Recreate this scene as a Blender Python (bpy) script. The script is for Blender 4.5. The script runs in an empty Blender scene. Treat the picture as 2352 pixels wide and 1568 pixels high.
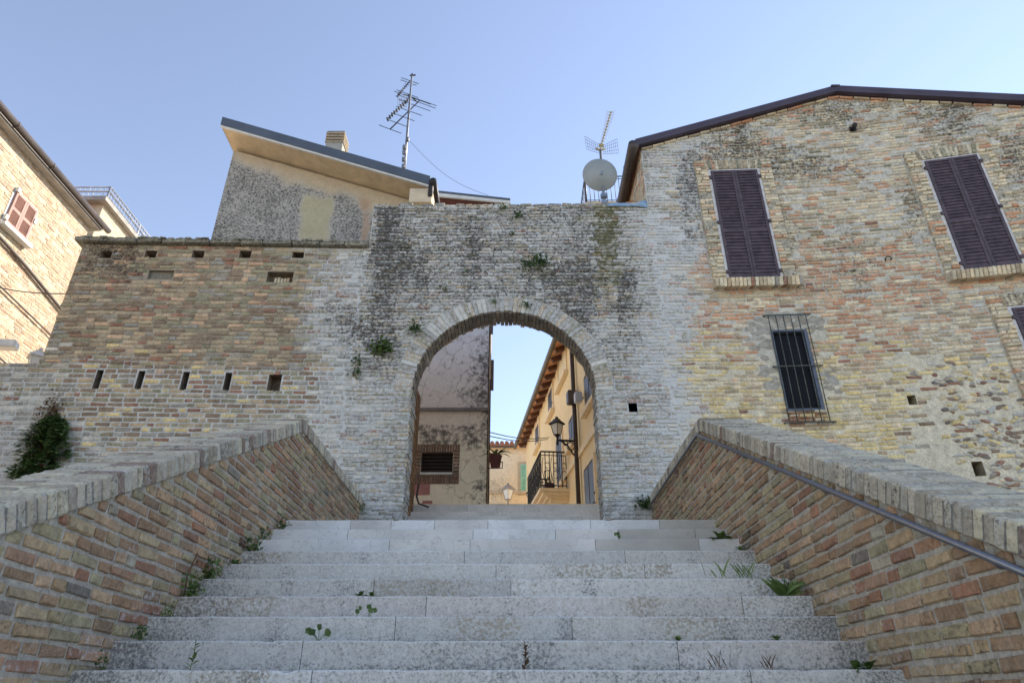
import bpy, bmesh, math, random
from mathutils import Vector, noise as mnoise
rad = math.radians
# ------------------------------------------------------------------ camera, world, sun, exposure
S = bpy.context.scene
COL = S.collection
PITCH, YAW, F = rad(28.1), rad(.37), 1568.0      # photo measured on a 2352 x 1568 frame
cam = bpy.data.cameras.new('camera'); camo = bpy.data.objects.new('camera', cam); COL.objects.link(camo)
camo.location = (0, 0, 0); camo.rotation_euler = (math.pi/2 + PITCH, 0, YAW)
cam.sensor_width = 36; cam.lens = 24; cam.clip_start = .05; cam.clip_end = 6000
cam.dof.use_dof = True; cam.dof.focus_distance = 7.5; cam.dof.aperture_fstop = 5.6
S.camera = camo
SUN_EL, SUN_AZ = rad(33), rad(60)                # azimuth clockwise from straight ahead
w = bpy.data.worlds.new('World'); S.world = w; w.use_nodes = True
nt = w.node_tree; bg = nt.nodes['Background']
sky = nt.nodes.new('ShaderNodeTexSky'); sky.sky_type = 'NISHITA'; sky.sun_disc = False
sky.sun_elevation = SUN_EL; sky.sun_rotation = SUN_AZ; sky.air_density = 1.0; sky.dust_density = 0; sky.ozone_density = 1.5; sky.altitude = 200
hs_ = nt.nodes.new('ShaderNodeHueSaturation'); hs_.inputs['Saturation'].default_value = .80; hs_.inputs['Hue'].default_value = .505
nt.links.new(sky.outputs[0], hs_.inputs['Color']); nt.links.new(hs_.outputs[0], bg.inputs[0]); bg.inputs[1].default_value = .1
sl = bpy.data.lights.new('sun', 'SUN'); sl.energy = 3.0; sl.angle = rad(.5); sl.color = (1, .9, .76)
so = bpy.data.objects.new('sun', sl); COL.objects.link(so)
sd = Vector((math.sin(SUN_AZ)*math.cos(SUN_EL), math.cos(SUN_AZ)*math.cos(SUN_EL), math.sin(SUN_EL)))
so.rotation_euler = sd.to_track_quat('Z', 'Y').to_euler(); so.location = (20, 20, 30)
S.view_settings.view_transform = 'Standard'; S.view_settings.look = 'None'; S.view_settings.gamma = 1
S.view_settings.exposure = 1.62
S.cycles.max_bounces = 8; S.cycles.diffuse_bounces = 5

# ------------------------------------------------------------------ measuring helpers (rays of the survey photo)
def ray(x, y):
    a = (x-1176)/F; b = (784-y)/F
    X = a; Y = math.cos(PITCH) - b*math.sin(PITCH); Z = math.sin(PITCH) + b*math.cos(PITCH)
    return Vector((X*math.cos(YAW)-Y*math.sin(YAW), X*math.sin(YAW)+Y*math.cos(YAW), Z))
def onY(x, y, Y): r = ray(x, y); return r*(Y/r.y)
def onX(x, y, X): r = ray(x, y); return r*(X/r.x)
def onP(x, y, p0, n): r = ray(x, y); return r*(p0.dot(n)/r.dot(n))
def onS(x, y, d=0):
    Y = 10.0
    for _ in range(12):
        p = onY(x, y, Y); Y = SY(p.x) - d
    return onY(x, y, Y)
def proj(p):
    x = p[0]*math.cos(YAW)+p[1]*math.sin(YAW); y = -p[0]*math.sin(YAW)+p[1]*math.cos(YAW)
    zc = y*math.cos(PITCH)+p[2]*math.sin(PITCH); yc = -y*math.sin(PITCH)+p[2]*math.cos(PITCH)
    return 1176+F*x/zc, 784-F*yc/zc
YW = 10.1; UJ = -2.66; UH = 2.47; UC = 3.35
def SY(u):
    if u < UJ: return YW - (UJ-u)*.035
    if u > UC: return YW - .0225*(u-UC)**2 if u < 9 else YW - .0225*(9-UC)**2 - (u-9)*.254
    return YW
def ss(a, b, x):
    t = min(1, max(0, (x-a)/(b-a))); return t*t*(3-2*t)
def mix(a, b, t): return tuple(a[i]+(b[i]-a[i])*t for i in range(3))
def nz(x, y, z=0): return mnoise.noise(Vector((x, y, z)))     # about -0.6 .. 0.6

# ------------------------------------------------------------------ mesh builder
class MB:
    def __init__(s): s.v = []; s.f = []; s.c = []; s.w = []; s.m = []; s.sm = []
    def add(s, vs, fs, col=(.5, .5, .5), wx=(0, 0, 0), m=0, smooth=False):
        b = len(s.v); s.v += [tuple(p) for p in vs]; s.f += [[b+i for i in f] for f in fs]
        s.c += (col if isinstance(col, list) else [col]*len(vs)); s.w += (wx if isinstance(wx, list) else [wx]*len(vs))
        s.m += [m]*len(fs); s.sm += [smooth]*len(fs)
    def box(s, c, h, ax=None, col=(.5, .5, .5), wx=(0, 0, 0), m=0, jit=0, rng=None, bev=0):
        c = Vector(c)
        ax = ax or (Vector((1, 0, 0)), Vector((0, 1, 0)), Vector((0, 0, 1)))
        if bev:
            vs = []; idx = {}
            for sx in (-1, 1):
                for sy in (-1, 1):
                    for sz in (-1, 1):
                        for k in range(3):
                            q = [sx*h[0], sy*h[1], sz*h[2]]
                            for j in range(3):
                                if j != k: q[j] -= (sx, sy, sz)[j]*bev
                            idx[(sx, sy, sz, k)] = len(vs)
                            p = c + ax[0]*q[0] + ax[1]*q[1] + ax[2]*q[2]
                            if jit: p += Vector((rng.uniform(-jit, jit), rng.uniform(-jit, jit), rng.uniform(-jit, jit)))
                            vs.append(p)
            fs = []
            for k in range(3):
                i, j = (k+1) % 3, (k+2) % 3
                for sg in (-1, 1):
                    q = []
                    for a, b in ((-1, -1), (1, -1), (1, 1), (-1, 1)):
                        t = [0, 0, 0]; t[k] = sg; t[i] = a; t[j] = b; q.append(idx[tuple(t)+(k,)])
                    fs.append(q if sg > 0 else q[::-1])
                for a in (-1, 1):
                    for b in (-1, 1):       # edge along k between faces i and j
                        t0 = [0]*3; t1 = [0]*3; t0[k] = -1; t1[k] = 1; t0[i] = t1[i] = a; t0[j] = t1[j] = b
                        q = [idx[tuple(t0)+(i,)], idx[tuple(t1)+(i,)], idx[tuple(t1)+(j,)], idx[tuple(t0)+(j,)]]
                        fs.append(q if a*b > 0 else q[::-1])
            for sx in (-1, 1):
                for sy in (-1, 1):
                    for sz in (-1, 1):
                        q = [idx[(sx, sy, sz, k)] for k in range(3)]
                        fs.append(q if sx*sy*sz > 0 else q[::-1])
            s.add(vs, fs, col, wx, m); return
        vs = []
        for sz in (-1, 1):
            for sx, sy in ((-1, -1), (1, -1), (1, 1), (-1, 1)):
                p = c + ax[0]*(sx*h[0]) + ax[1]*(sy*h[1]) + ax[2]*(sz*h[2])
                if jit: p += Vector((rng.uniform(-jit, jit), rng.uniform(-jit, jit), rng.uniform(-jit, jit)))
                vs.append(p)
        s.add(vs, [(3, 2, 1, 0), (4, 5, 6, 7), (0, 1, 5, 4), (1, 2, 6, 5), (2, 3, 7, 6), (3, 0, 4, 7)], col, wx, m)
    def bar(s, a, b, wdt, hgt, up=(0, 0, 1), **k):
        a, b = Vector(a), Vector(b); d = (b-a); L = d.length; d = d/L; up = Vector(up)
        sd_ = d.cross(up); sd_ = sd_.normalized() if sd_.length > 1e-5 else Vector((1, 0, 0)); u2 = sd_.cross(d)
        s.box((a+b)/2, (wdt/2, L/2, hgt/2), (sd_, d, u2), **k)
    def tube(s, pts, r, n=8, m=0, col=(.5, .5, .5), wx=(0, 0, 0), cap=True):
        pts = [Vector(p) for p in pts]; vs = []; fs = []; prev = None
        rs = r if isinstance(r, list) else [r]*len(pts)
        for i, p in enumerate(pts):
            if i == 0: t = pts[1]-p
            elif i == len(pts)-1: t = p-pts[-2]
            else: t = (pts[i+1]-p).normalized()+(p-pts[i-1]).normalized()
            t = t.normalized()
            if prev is None:
                a = t.orthogonal().normalized()
            else:
                a = prev - t*prev.dot(t); a = a.normalized() if a.length > 1e-6 else t.orthogonal().normalized()
            prev = a; b = t.cross(a)
            for k in range(n):
                an = 2*math.pi*k/n; vs.append(p + (a*math.cos(an)+b*math.sin(an))*rs[i])
        for i in range(len(pts)-1):
            for k in range(n):
                k2 = (k+1) % n; fs.append((i*n+k, i*n+k2, (i+1)*n+k2, (i+1)*n+k))
        if cap: fs.append(tuple(range(n))[::-1]); fs.append(tuple((len(pts)-1)*n+k for k in range(n)))
        s.add(vs, fs, col, wx, m, smooth=n > 5)
    def lathe(s, c, prof, n=16, ax=(0, 0, 1), m=0, col=(.5, .5, .5), off=0, smooth=True):
        c = Vector(c); z = Vector(ax).normalized(); a = z.orthogonal().normalized(); b = z.cross(a); vs = []; fs = []
        for r, h in prof:
            for k in range(n):
                an = 2*math.pi*(k+off)/n; vs.append(c + z*h + (a*math.cos(an)+b*math.sin(an))*r)
        for i in range(len(prof)-1):
            for k in range(n):
                k2 = (k+1) % n; fs.append((i*n+k, i*n+k2, (i+1)*n+k2, (i+1)*n+k))
        fs.append(tuple(range(n))[::-1]); fs.append(tuple((len(prof)-1)*n+k for k in range(n)))
        s.add(vs, fs, col, (0, 0, 0), m, smooth)
    def prism(s, poly, d, **k):     # poly: world points of one face, d: extrusion vector
        n = len(poly); d = Vector(d); vs = [Vector(p) for p in poly]+[Vector(p)+d for p in poly]
        fs = [tuple(range(n)), tuple(range(2*n-1, n-1, -1))]+[(i, i+n, (i+1) % n+n, (i+1) % n) for i in range(n)]
        s.add(vs, fs, **k)
    def build(s, name, mats, parent=None, recalc=True):
        me = bpy.data.meshes.new(name)
        off = Vector(parent['_o']) if parent is not None and '_o' in parent else Vector((0, 0, 0))
        vs = [(p[0]-off.x, p[1]-off.y, p[2]-off.z) for p in s.v]
        me.from_pydata(vs, [], s.f)
        mats = mats if isinstance(mats, (list, tuple)) else [mats]
        for m_ in mats: me.materials.append(m_)
        me.polygons.foreach_set('material_index', s.m); me.polygons.foreach_set('use_smooth', s.sm)
        for nm, data in (('col', s.c), ('wx', s.w)):
            at = me.attributes.new(nm, 'FLOAT_COLOR', 'POINT'); fl = []
            for q in data: fl += [q[0], q[1], q[2], 1]
            at.data.foreach_set('color', fl)
        me.update()
        if recalc:
            bm = bmesh.new(); bm.from_mesh(me); bmesh.ops.recalc_face_normals(bm, faces=bm.faces); bm.to_mesh(me); bm.free()
        o = bpy.data.objects.new(name, me); COL.objects.link(o)
        if parent is not None:
            o.parent = parent; o['_o'] = list(off)
        return o
def tag(o, label, cat, group=None):
    o['label'] = label; o['category'] = cat
    if group: o['group'] = group
    return o
def thing(name, label, cat, loc=(0, 0, 0), group=None):
    o = bpy.data.objects.new(name, None); COL.objects.link(o); o.location = loc; o['_o'] = list(loc); o.empty_display_size = .2
    return tag(o, label, cat, group)

# ------------------------------------------------------------------ materials
def newmat(name):
    m = bpy.data.materials.new(name); m.use_nodes = True; t = m.node_tree
    return m, t, t.nodes, t.links, t.nodes['Principled BSDF']
def plain(name, col, rough=.6, metal=0, nscale=8, var=.25, bump=0, emit=None, spec=None):
    m, t, N, L, b = newmat(name)
    tc = N.new('ShaderNodeTexCoord'); n = N.new('ShaderNodeTexNoise'); n.inputs['Scale'].default_value = nscale; n.inputs['Detail'].default_value = 5
    L.new(tc.outputs['Object'], n.inputs['Vector'])
    r = N.new('ShaderNodeMapRange'); r.inputs['From Min'].default_value = .3; r.inputs['From Max'].default_value = .7
    r.inputs['To Min'].default_value = 1-var; r.inputs['To Max'].default_value = 1+var; L.new(n.outputs['Fac'], r.inputs['Value'])
    mx = N.new('ShaderNodeVectorMath'); mx.operation = 'SCALE'; mx.inputs[0].default_value = col; L.new(r.outputs[0], mx.inputs['Scale'])
    L.new(mx.outputs[0], b.inputs['Base Color']); b.inputs['Roughness'].default_value = rough; b.inputs['Metallic'].default_value = metal
    if spec is not None: b.inputs['Specular IOR Level'].default_value = spec
    if bump:
        bp = N.new('ShaderNodeBump'); bp.inputs['Strength'].default_value = bump; bp.inputs['Distance'].default_value = .01
        L.new(n.outputs['Fac'], bp.inputs['Height']); L.new(bp.outputs[0], b.inputs['Normal'])
    return m
def weathered(name, fine=30, big=2.2, bump=.6, bdist=.008, white=(.56, .57, .57), dark=(.035, .034, .03), moss=(.10, .10, .045), var=.3, cracks=0, sy=1.0, dust=.0, dustc=(.50, .46, .38)):
    """colour from the vertex attribute 'col'; 'wx' = how much lime bloom / black lichen / moss grows there"""
    m, t, N, L, b = newmat(name)
    tc = N.new('ShaderNodeTexCoord')
    mp = N.new('ShaderNodeMapping'); mp.inputs['Scale'].default_value = (1, 1, sy); L.new(tc.outputs['Object'], mp.inputs['Vector'])
    def noise(sc, det=6, off=0, rough=.6):
        n = N.new('ShaderNodeTexNoise'); n.inputs['Scale'].default_value = sc; n.inputs['Detail'].default_value = det; n.inputs['Roughness'].default_value = rough
        if off:
            a = N.new('ShaderNodeVectorMath'); a.operation = 'ADD'; a.inputs[1].default_value = (off, off*1.7, off*.6); L.new(mp.outputs[0], a.inputs[0]); L.new(a.outputs[0], n.inputs['Vector'])
        else: L.new(mp.outputs[0], n.inputs['Vector'])
        return n.outputs['Fac']
    def math_(op, a, c, clamp=False):
        q = N.new('ShaderNodeMath'); q.operation = op; q.use_clamp = clamp
        for i, v in enumerate((a, c)):
            if isinstance(v, (int, float)): q.inputs[i].default_value = v
            else: L.new(v, q.inputs[i])
        return q.outputs[0]
    ca = N.new('ShaderNodeAttribute'); ca.attribute_name = 'col'
    wa = N.new('ShaderNodeAttribute'); wa.attribute_name = 'wx'
    sp = N.new('ShaderNodeSeparateColor'); L.new(wa.outputs['Color'], sp.inputs[0])
    nf = noise(fine); nb = noise(big, 5, 3.1); nm = noise(fine*.28, 6, 7.7)
    k = N.new('ShaderNodeMapRange'); k.inputs['From Min'].default_value = .28; k.inputs['From Max'].default_value = .72
    k.inputs['To Min'].default_value = 1-var; k.inputs['To Max'].default_value = 1+var
    L.new(math_('ADD', math_('MULTIPLY', nf, .5), math_('MULTIPLY', nm, .5)), k.inputs['Value'])
    sc = N.new('ShaderNodeVectorMath'); sc.operation = 'SCALE'; L.new(ca.outputs['Color'], sc.inputs[0]); L.new(k.outputs[0], sc.inputs['Scale'])
    cur = sc.outputs[0]
    def layer(cur, amt, colr, n1, n2, wid):
        nn = math_('ADD', math_('MULTIPLY', math_('ADD', math_('MULTIPLY', math_('SUBTRACT', n1, .5), 2.1), .5), .72), math_('MULTIPLY', n2, .28))
        th = math_('SUBTRACT', .78, math_('MULTIPLY', amt, .56))
        fc = math_('DIVIDE', math_('SUBTRACT', nn, th), wid, True)
        fc = math_('MULTIPLY', fc, .86)
        mx = N.new('ShaderNodeMix'); mx.data_type = 'RGBA'; L.new(fc, mx.inputs[0]); L.new(cur, mx.inputs[6]); mx.inputs[7].default_value = (*colr, 1)
        return mx.outputs[2]
    df = math_('MULTIPLY', math_('ADD', math_('MULTIPLY', math_('SUBTRACT', noise(fine*.42, 7, 41.7, .68), .5), 3.2), .38, True), dust)
    mx = N.new('ShaderNodeMix'); mx.data_type = 'RGBA'; L.new(df, mx.inputs[0]); L.new(cur, mx.inputs[6]); mx.inputs[7].default_value = (*dustc, 1); cur = mx.outputs[2]
    cur = layer(cur, sp.outputs[0], white, noise(fine*.6, 8, 12.3, .7), nb, .30)
    cur = layer(cur, sp.outputs[2], moss, noise(fine*.5, 6, 21.), noise(big*1.5, 4, 5.5), .22)
    cur = layer(cur, sp.outputs[1], dark, noise(fine*.7, 8, 33.1, .72), noise(big*1.3, 5, 9.2), .26)
    if cracks:
        vo = N.new('ShaderNodeTexVoronoi'); vo.feature = 'DISTANCE_TO_EDGE'; vo.inputs['Scale'].default_value = cracks
        wv = N.new('ShaderNodeVectorMath'); wv.operation = 'ADD'
        nn = N.new('ShaderNodeTexNoise'); nn.inputs['Scale'].default_value = 3; nn.inputs['Detail'].default_value = 5; L.new(mp.outputs[0], nn.inputs['Vector'])
        s2 = N.new('ShaderNodeVectorMath'); s2.operation = 'SCALE'; s2.inputs['Scale'].default_value = .5; L.new(nn.outputs['Color'], s2.inputs[0])
        L.new(mp.outputs[0], wv.inputs[0]); L.new(s2.outputs[0], wv.inputs[1]); L.new(wv.outputs[0], vo.inputs['Vector'])
        cr = math_('SUBTRACT', 1, math_('DIVIDE', vo.outputs['Distance'], .035, True), True)
        cr = math_('MULTIPLY', cr, math_('MULTIPLY', math_('SUBTRACT', nb, .36), 2.6, True), True)
        mx = N.new('ShaderNodeMix'); mx.data_type = 'RGBA'; L.new(cr, mx.inputs[0]); L.new(cur, mx.inputs[6]); mx.inputs[7].default_value = (.05, .047, .045, 1); cur = mx.outputs[2]
    L.new(cur, b.inputs['Base Color']); b.inputs['Roughness'].default_value = .9; b.inputs['Specular IOR Level'].default_value = .25
    bp = N.new('ShaderNodeBump'); bp.inputs['Strength'].default_value = bump; bp.inputs['Distance'].default_value = bdist
    L.new(math_('ADD', nf, nm), bp.inputs['Height']); L.new(bp.outputs[0], b.inputs['Normal'])
    return m
M = {}
M['masonry'] = weathered('masonry', 30, 1.6, .8, .012, var=.55, dust=.30)
M['near_brick'] = weathered('near_brick', 48, 5, 1, .009, var=.55, dust=.18, dustc=(.44, .40, .33))
M['coping'] = weathered('coping_brick', 55, 6, 1, .012, white=(.50, .50, .46), dark=(.05, .047, .04), var=.4)
M['plaster'] = weathered('old_plaster', 34, 2.4, .7, .02, white=(.42, .42, .42), dark=(.05, .05, .05), moss=(.33, .32, .22), var=.22)
M['crackedplaster'] = weathered('cracked_plaster', 12, .9, .3, .01, white=(.5, .49, .5), dark=(.06, .056, .054), moss=(.30, .13, .12), var=.16, cracks=2.3)
M['ochre'] = weathered('ochre_render', 9, .7, .12, .005, dark=(.35, .25, .15), var=.08)
M['stone'] = weathered('step_stone', 88, 3, .8, .005, white=(.70, .70, .70), dark=(.12, .12, .115), moss=(.36, .31, .235), var=.26)
def marble():
    m, t, N, L, b = newmat('veined_marble')
    tc = N.new('ShaderNodeTexCoord'); ca = N.new('ShaderNodeAttribute'); ca.attribute_name = 'col'
    n = N.new('ShaderNodeTexNoise'); n.inputs['Scale'].default_value = 7; n.inputs['Detail'].default_value = 10; n.inputs['Distortion'].default_value = 1.2; L.new(tc.outputs['Object'], n.inputs['Vector'])
    a = N.new('ShaderNodeMath'); a.operation = 'SUBTRACT'; a.inputs[1].default_value = .5; L.new(n.outputs['Fac'], a.inputs[0])
    q = N.new('ShaderNodeMath'); q.operation = 'ABSOLUTE'; L.new(a.outputs[0], q.inputs[0])
    r = N.new('ShaderNodeMapRange'); r.inputs['From Max'].default_value = .016; r.inputs['To Min'].default_value = .45; r.inputs['To Max'].default_value = 0; L.new(q.outputs[0], r.inputs['Value'])
    n2 = N.new('ShaderNodeTexNoise'); n2.inputs['Scale'].default_value = 2.2; n2.inputs['Detail'].default_value = 6; L.new(tc.outputs['Object'], n2.inputs['Vector'])
    r2 = N.new('ShaderNodeMapRange'); r2.inputs['From Min'].default_value = .3; r2.inputs['From Max'].default_value = .7; r2.inputs['To Min'].default_value = .8; r2.inputs['To Max'].default_value = 1.12; L.new(n2.outputs['Fac'], r2.inputs['Value'])
    s = N.new('ShaderNodeVectorMath'); s.operation = 'SCALE'; L.new(ca.outputs['Color'], s.inputs[0]); L.new(r2.outputs[0], s.inputs['Scale'])
    mx = N.new('ShaderNodeMix'); mx.data_type = 'RGBA'; L.new(r.outputs[0], mx.inputs[0]); L.new(s.outputs[0], mx.inputs[6]); mx.inputs[7].default_value = (.30, .27, .24, 1)
    L.new(mx.outputs[2], b.inputs['Base Color']); b.inputs['Roughness'].default_value = .5
    return m
M['marble'] = marble()
M['shutter'] = plain('aubergine_shutter_paint', (.066, .045, .053), .55, nscale=9, var=.38, bump=.08)
M['shutter_pink'] = plain('faded_pink_shutter', (.30, .155, .12), .6, nscale=6)
M['trim'] = plain('purple_brown_sheet_metal', (.055, .042, .062), .45, .2, nscale=3)
M['gutterbrown'] = plain('brown_gutter_metal', (.075, .058, .05), .45, .2, nscale=3)
M['slate'] = plain('blue_grey_sheet_metal', (.085, .10, .125), .45, .3, nscale=2, var=.15)
M['darkred'] = plain('dark_red_boards', (.09, .025, .02), .7)
M['iron'] = plain('black_iron', (.026, .025, .025), .55, .4, nscale=20)
M['grille'] = plain('weathered_iron_bar', (.085, .095, .085), .7, .3, nscale=25, var=.5, bump=.3)
M['rail'] = plain('brushed_steel_rail', (.22, .22, .23), .36, .9, nscale=30, var=.1)
M['alum'] = plain('aerial_aluminium', (.22, .22, .23), .45, .7, nscale=10)
M['dish'] = plain('grey_dish_enamel', (.27, .29, .29), .5, .1, nscale=3, var=.12)
M['brass'] = plain('yellowed_plastic', (.42, .36, .18), .5, nscale=10)
M['bluegrey'] = plain('blue_grey_clamp', (.20, .25, .33), .5, .2)
M['cloth'] = plain('pale_blue_tarpaulin', (.22, .34, .48), .75, nscale=14, bump=.5)
M['pane'] = plain('dark_window_glass', (.010, .010, .012), .35, nscale=2, spec=.12)
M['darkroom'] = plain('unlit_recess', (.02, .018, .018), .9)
M['white'] = plain('white_painted_metal', (.62, .62, .60), .5, nscale=10, var=.1)
M['whiteplaster'] = plain('white_reveal_plaster', (.55, .54, .54), .85, nscale=14, var=.15, bump=.3)
M['soffit'] = plain('tan_soffit_boards', (.56, .45, .30), .8, nscale=5, var=.15)
M['greysoffit'] = plain('grey_soffit', (.30, .28, .25), .8, nscale=5, var=.2)
M['tan'] = plain('pale_render', (.55, .46, .33), .85, nscale=4, var=.15)
M['tile'] = plain('terracotta_tile', (.33, .15, .085), .8, nscale=9, var=.35, bump=.3)
M['eaveplank'] = plain('terracotta_eave_boards', (.62, .30, .15), .8, nscale=7, var=.25)
M['rafter'] = plain('dark_timber', (.13, .06, .035), .75, nscale=9, var=.3)
M['glass'] = plain('frosted_lantern_glass', (.75, .74, .70), .35, nscale=4, var=.06)
M['teal'] = plain('mint_shutter', (.30, .62, .50), .6, nscale=5, var=.1)
M['pink'] = plain('dusty_pink_render', (.36, .17, .16), .85, nscale=6, var=.15)
M['pot'] = plain('dark_red_pot', (.10, .03, .028), .6)
M['wire'] = plain('grey_cable', (.09, .085, .08), .7)
M['ground'] = plain('pale_gravel_ground', (.34, .31, .26), .95, nscale=3, var=.25, bump=.4)
M['paving'] = plain('street_paving', (.74, .66, .54), .9, nscale=2, var=.2)
M['mortar'] = plain('mortar_core', (.30, .28, .25), .95, nscale=12, bump=.4)
def leafmat(name, a, b_):
    m, t, N, L, b = newmat(name)
    g = N.new('ShaderNodeNewGeometry'); r = N.new('ShaderNodeMix'); r.data_type = 'RGBA'; L.new(g.outputs['Random Per Island'], r.inputs[0])
    r.inputs[6].default_value = (*a, 1); r.inputs[7].default_value = (*b_, 1); L.new(r.outputs[2], b.inputs['Base Color'])
    b.inputs['Roughness'].default_value = .6
    tr = N.new('ShaderNodeBsdfTranslucent'); L.new(r.outputs[2], tr.inputs['Color'])
    ms = N.new('ShaderNodeMixShader'); ms.inputs[0].default_value = .25; L.new(b.outputs[0], ms.inputs[1]); L.new(tr.outputs[0], ms.inputs[2])
    L.new(ms.outputs[0], N['Material Output'].inputs['Surface'])
    return m
M['leaf'] = leafmat('weed_leaf', (.06, .12, .03), (.15, .22, .05))
M['leafdark'] = leafmat('ivy_leaf', (.04, .085, .025), (.13, .20, .06))
M['leafbrown'] = leafmat('dry_leaf', (.10, .05, .03), (.14, .10, .05))
M['grass'] = leafmat('grass_blade', (.09, .16, .04), (.20, .27, .09))

# ------------------------------------------------------------------ brick colours by zone of the masonry
TAN = (.42, .325, .21); BROWN = (.235, .165, .11); RED = (.28, .135, .085); ORANGE = (.52, .265, .15); CREAM = (.63, .53, .365)
YEL = (.64, .50, .235); GREYB = (.29, .27, .235); OLIVE = (.27, .245, .155); DARK = (.085, .08, .07); PALE = (.54, .51, .44); PINK = (.58, .38, .24)
def pick(rng, tab):
    t = sum(w_ for w_, _ in tab); r = rng.random()*t
    for w_, c in tab:
        r -= w_
        if r <= 0: break
    k = rng.uniform(.82, 1.16); h = rng.uniform(-.05, .05)
    return (max(0, c[0]*k*(1+h)), max(0, c[1]*k), max(0, c[2]*k*(1-h)))
T_LUP = [(4, TAN), (3, BROWN), (.6, RED), (2, OLIVE), (.5, PINK), (1, GREYB)]
T_LLO = [(2, OLIVE), (2.2, BROWN), (1.2, RED), (2, TAN), (.8, YEL), (1, GREYB)]
T_LGR = [(3, GREYB), (1, OLIVE), (.5, BROWN), (1, TAN), (.3, RED), (2, PALE)]
T_GATE = [(4, GREYB), (2, OLIVE), (1, PALE), (.6, BROWN), (.25, RED), (1.6, TAN)]
T_RTOP = [(4, CREAM), (2.5, TAN), (.8, ORANGE), (.9, PINK), (1.2, PALE), (.5, OLIVE)]
T_RMID = [(3.2, ORANGE), (2.5, PINK), (2.6, CREAM), (.25, RED), (.8, TAN)]
T_RYEL = [(5, YEL), (3, CREAM), (.5, PINK), (.15, RED), (1.4, TAN)]
T_RCOB = [(2, CREAM), (1.6, YEL), (1.0, RED), (1, BROWN), (1.3, GREYB), (2, PALE)]
def zone(u, v):
    """weights of the brick tables at a point of the long wall"""
    x, y = proj((u, SY(u), v)); q = 60*nz(u*1.1, v*1.1)+28*nz(u*4, v*4, 5)
    return x+q, y+q*.8, x, y
def bcol(rng, u, v):
    x, y, x0, y0 = zone(u, v)
    xj = x + rng.uniform(-45, 45); yj = y + rng.uniform(-35, 35)
    if xj < 705:
        if xj < 150 and yj > 800 or (xj < 420 and yj > 1000): return pick(rng, T_LGR)
        return pick(rng, T_LUP if yj < 835 else T_LLO)
    if xj < 850: return pick(rng, T_LGR)
    if xj < 1560 and (x0 < 1600): return pick(rng, T_GATE)
    if xj > 2060 and yj > 820: return pick(rng, T_RCOB)
    if yj < 560: return pick(rng, T_RTOP)
    if yj < 800: return pick(rng, T_RMID if xj < 2120 or yj < 700 else T_RTOP)
    return pick(rng, T_RYEL)
def wx(u, v):
    x, y, x0, y0 = zone(u, v)
    W = D = B = 0
    n = nz(u*.8, v*.8, 9)
    # pale bloom either side of the arch and at the foot of the left wall
    W += .76*ss(640, 760, x)*(1-ss(1560, 1690, x))
    W += .5*ss(260, 60, x)*ss(800, 880, y) + .40*ss(920, 1040, y)*(1-ss(650, 750, x))
    W += .30*ss(1600, 1500, x)*ss(1480, 1540, x)*ss(480, 560, y)
    # black lichen: crown of the gate, top left corner, top of the gable
    D += .42*ss(830, 880, x)*(1-ss(1430, 1500, x))*(1-ss(640, 830, y))
    D += .32*ss(780, 850, x)*(1-ss(900, 960, x))*(1-ss(800, 960, y))
    D += .26*ss(1180, 1300, x)*(1-ss(1440, 1500, x))*ss(600, 640, y)*(1-ss(820, 940, y))
    D += .35*ss(700, 800, x)*(1-ss(820, 880, x))*ss(700, 740, y)*(1-ss(800, 860, y))
    D += .50*ss(420, 250, x)*ss(700, 600, y)
    D += .22*(1-ss(700, 820, x))*ss(640, 570, y)
    if x0 > 1560:
        D += .47*ss(640, 420, y) + .22*ss(-.05, .3, n)*ss(850, 700, y) - .25*ss(.0, -.3, n)
        D += .40*math.exp(-((x0-1985)/70)**2-((y0-640)/90)**2) + .3*math.exp(-((x0-1760)/60)**2-((y0-520)/70)**2)
        W += .30*ss(640, 400, y)
        W += .25*ss(2080, 2200, x)*ss(820, 900, y)
    D += .14*ss(700, 850, x)*(1-ss(1480, 1640, x))
    if 1370 < x0 < 1420 and y0 < 780:
        W -= .5*ss(780, 600, y0); D -= .5; B += .75*ss(760, 560, y0)
    D += .45*max(0, nz(u*3.3, v*.45, 12)-.05)*(ss(830, 900, x)*(1-ss(1480, 1540, x))*(1-ss(650, 900, y))+ss(760, 560, y)*(1-ss(760, 840, x))+.7*ss(1540, 1600, x))
    B += .12
    return (max(0, W), max(0, min(.85, D)), max(0, B))
def mortarcol(u, v):
    x, y, x0, y0 = zone(u, v)
    if x < 700: return mix((.34, .29, .22), (.50, .50, .48), max(ss(810, 850, y), ss(660, 720, x)))
    if x < 1500: return (.54, .54, .52)
    return mix((.54, .54, .52), mix((.50, .47, .40), (.60, .54, .41), ss(760, 860, y)), ss(1500, 1640, x))

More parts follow.
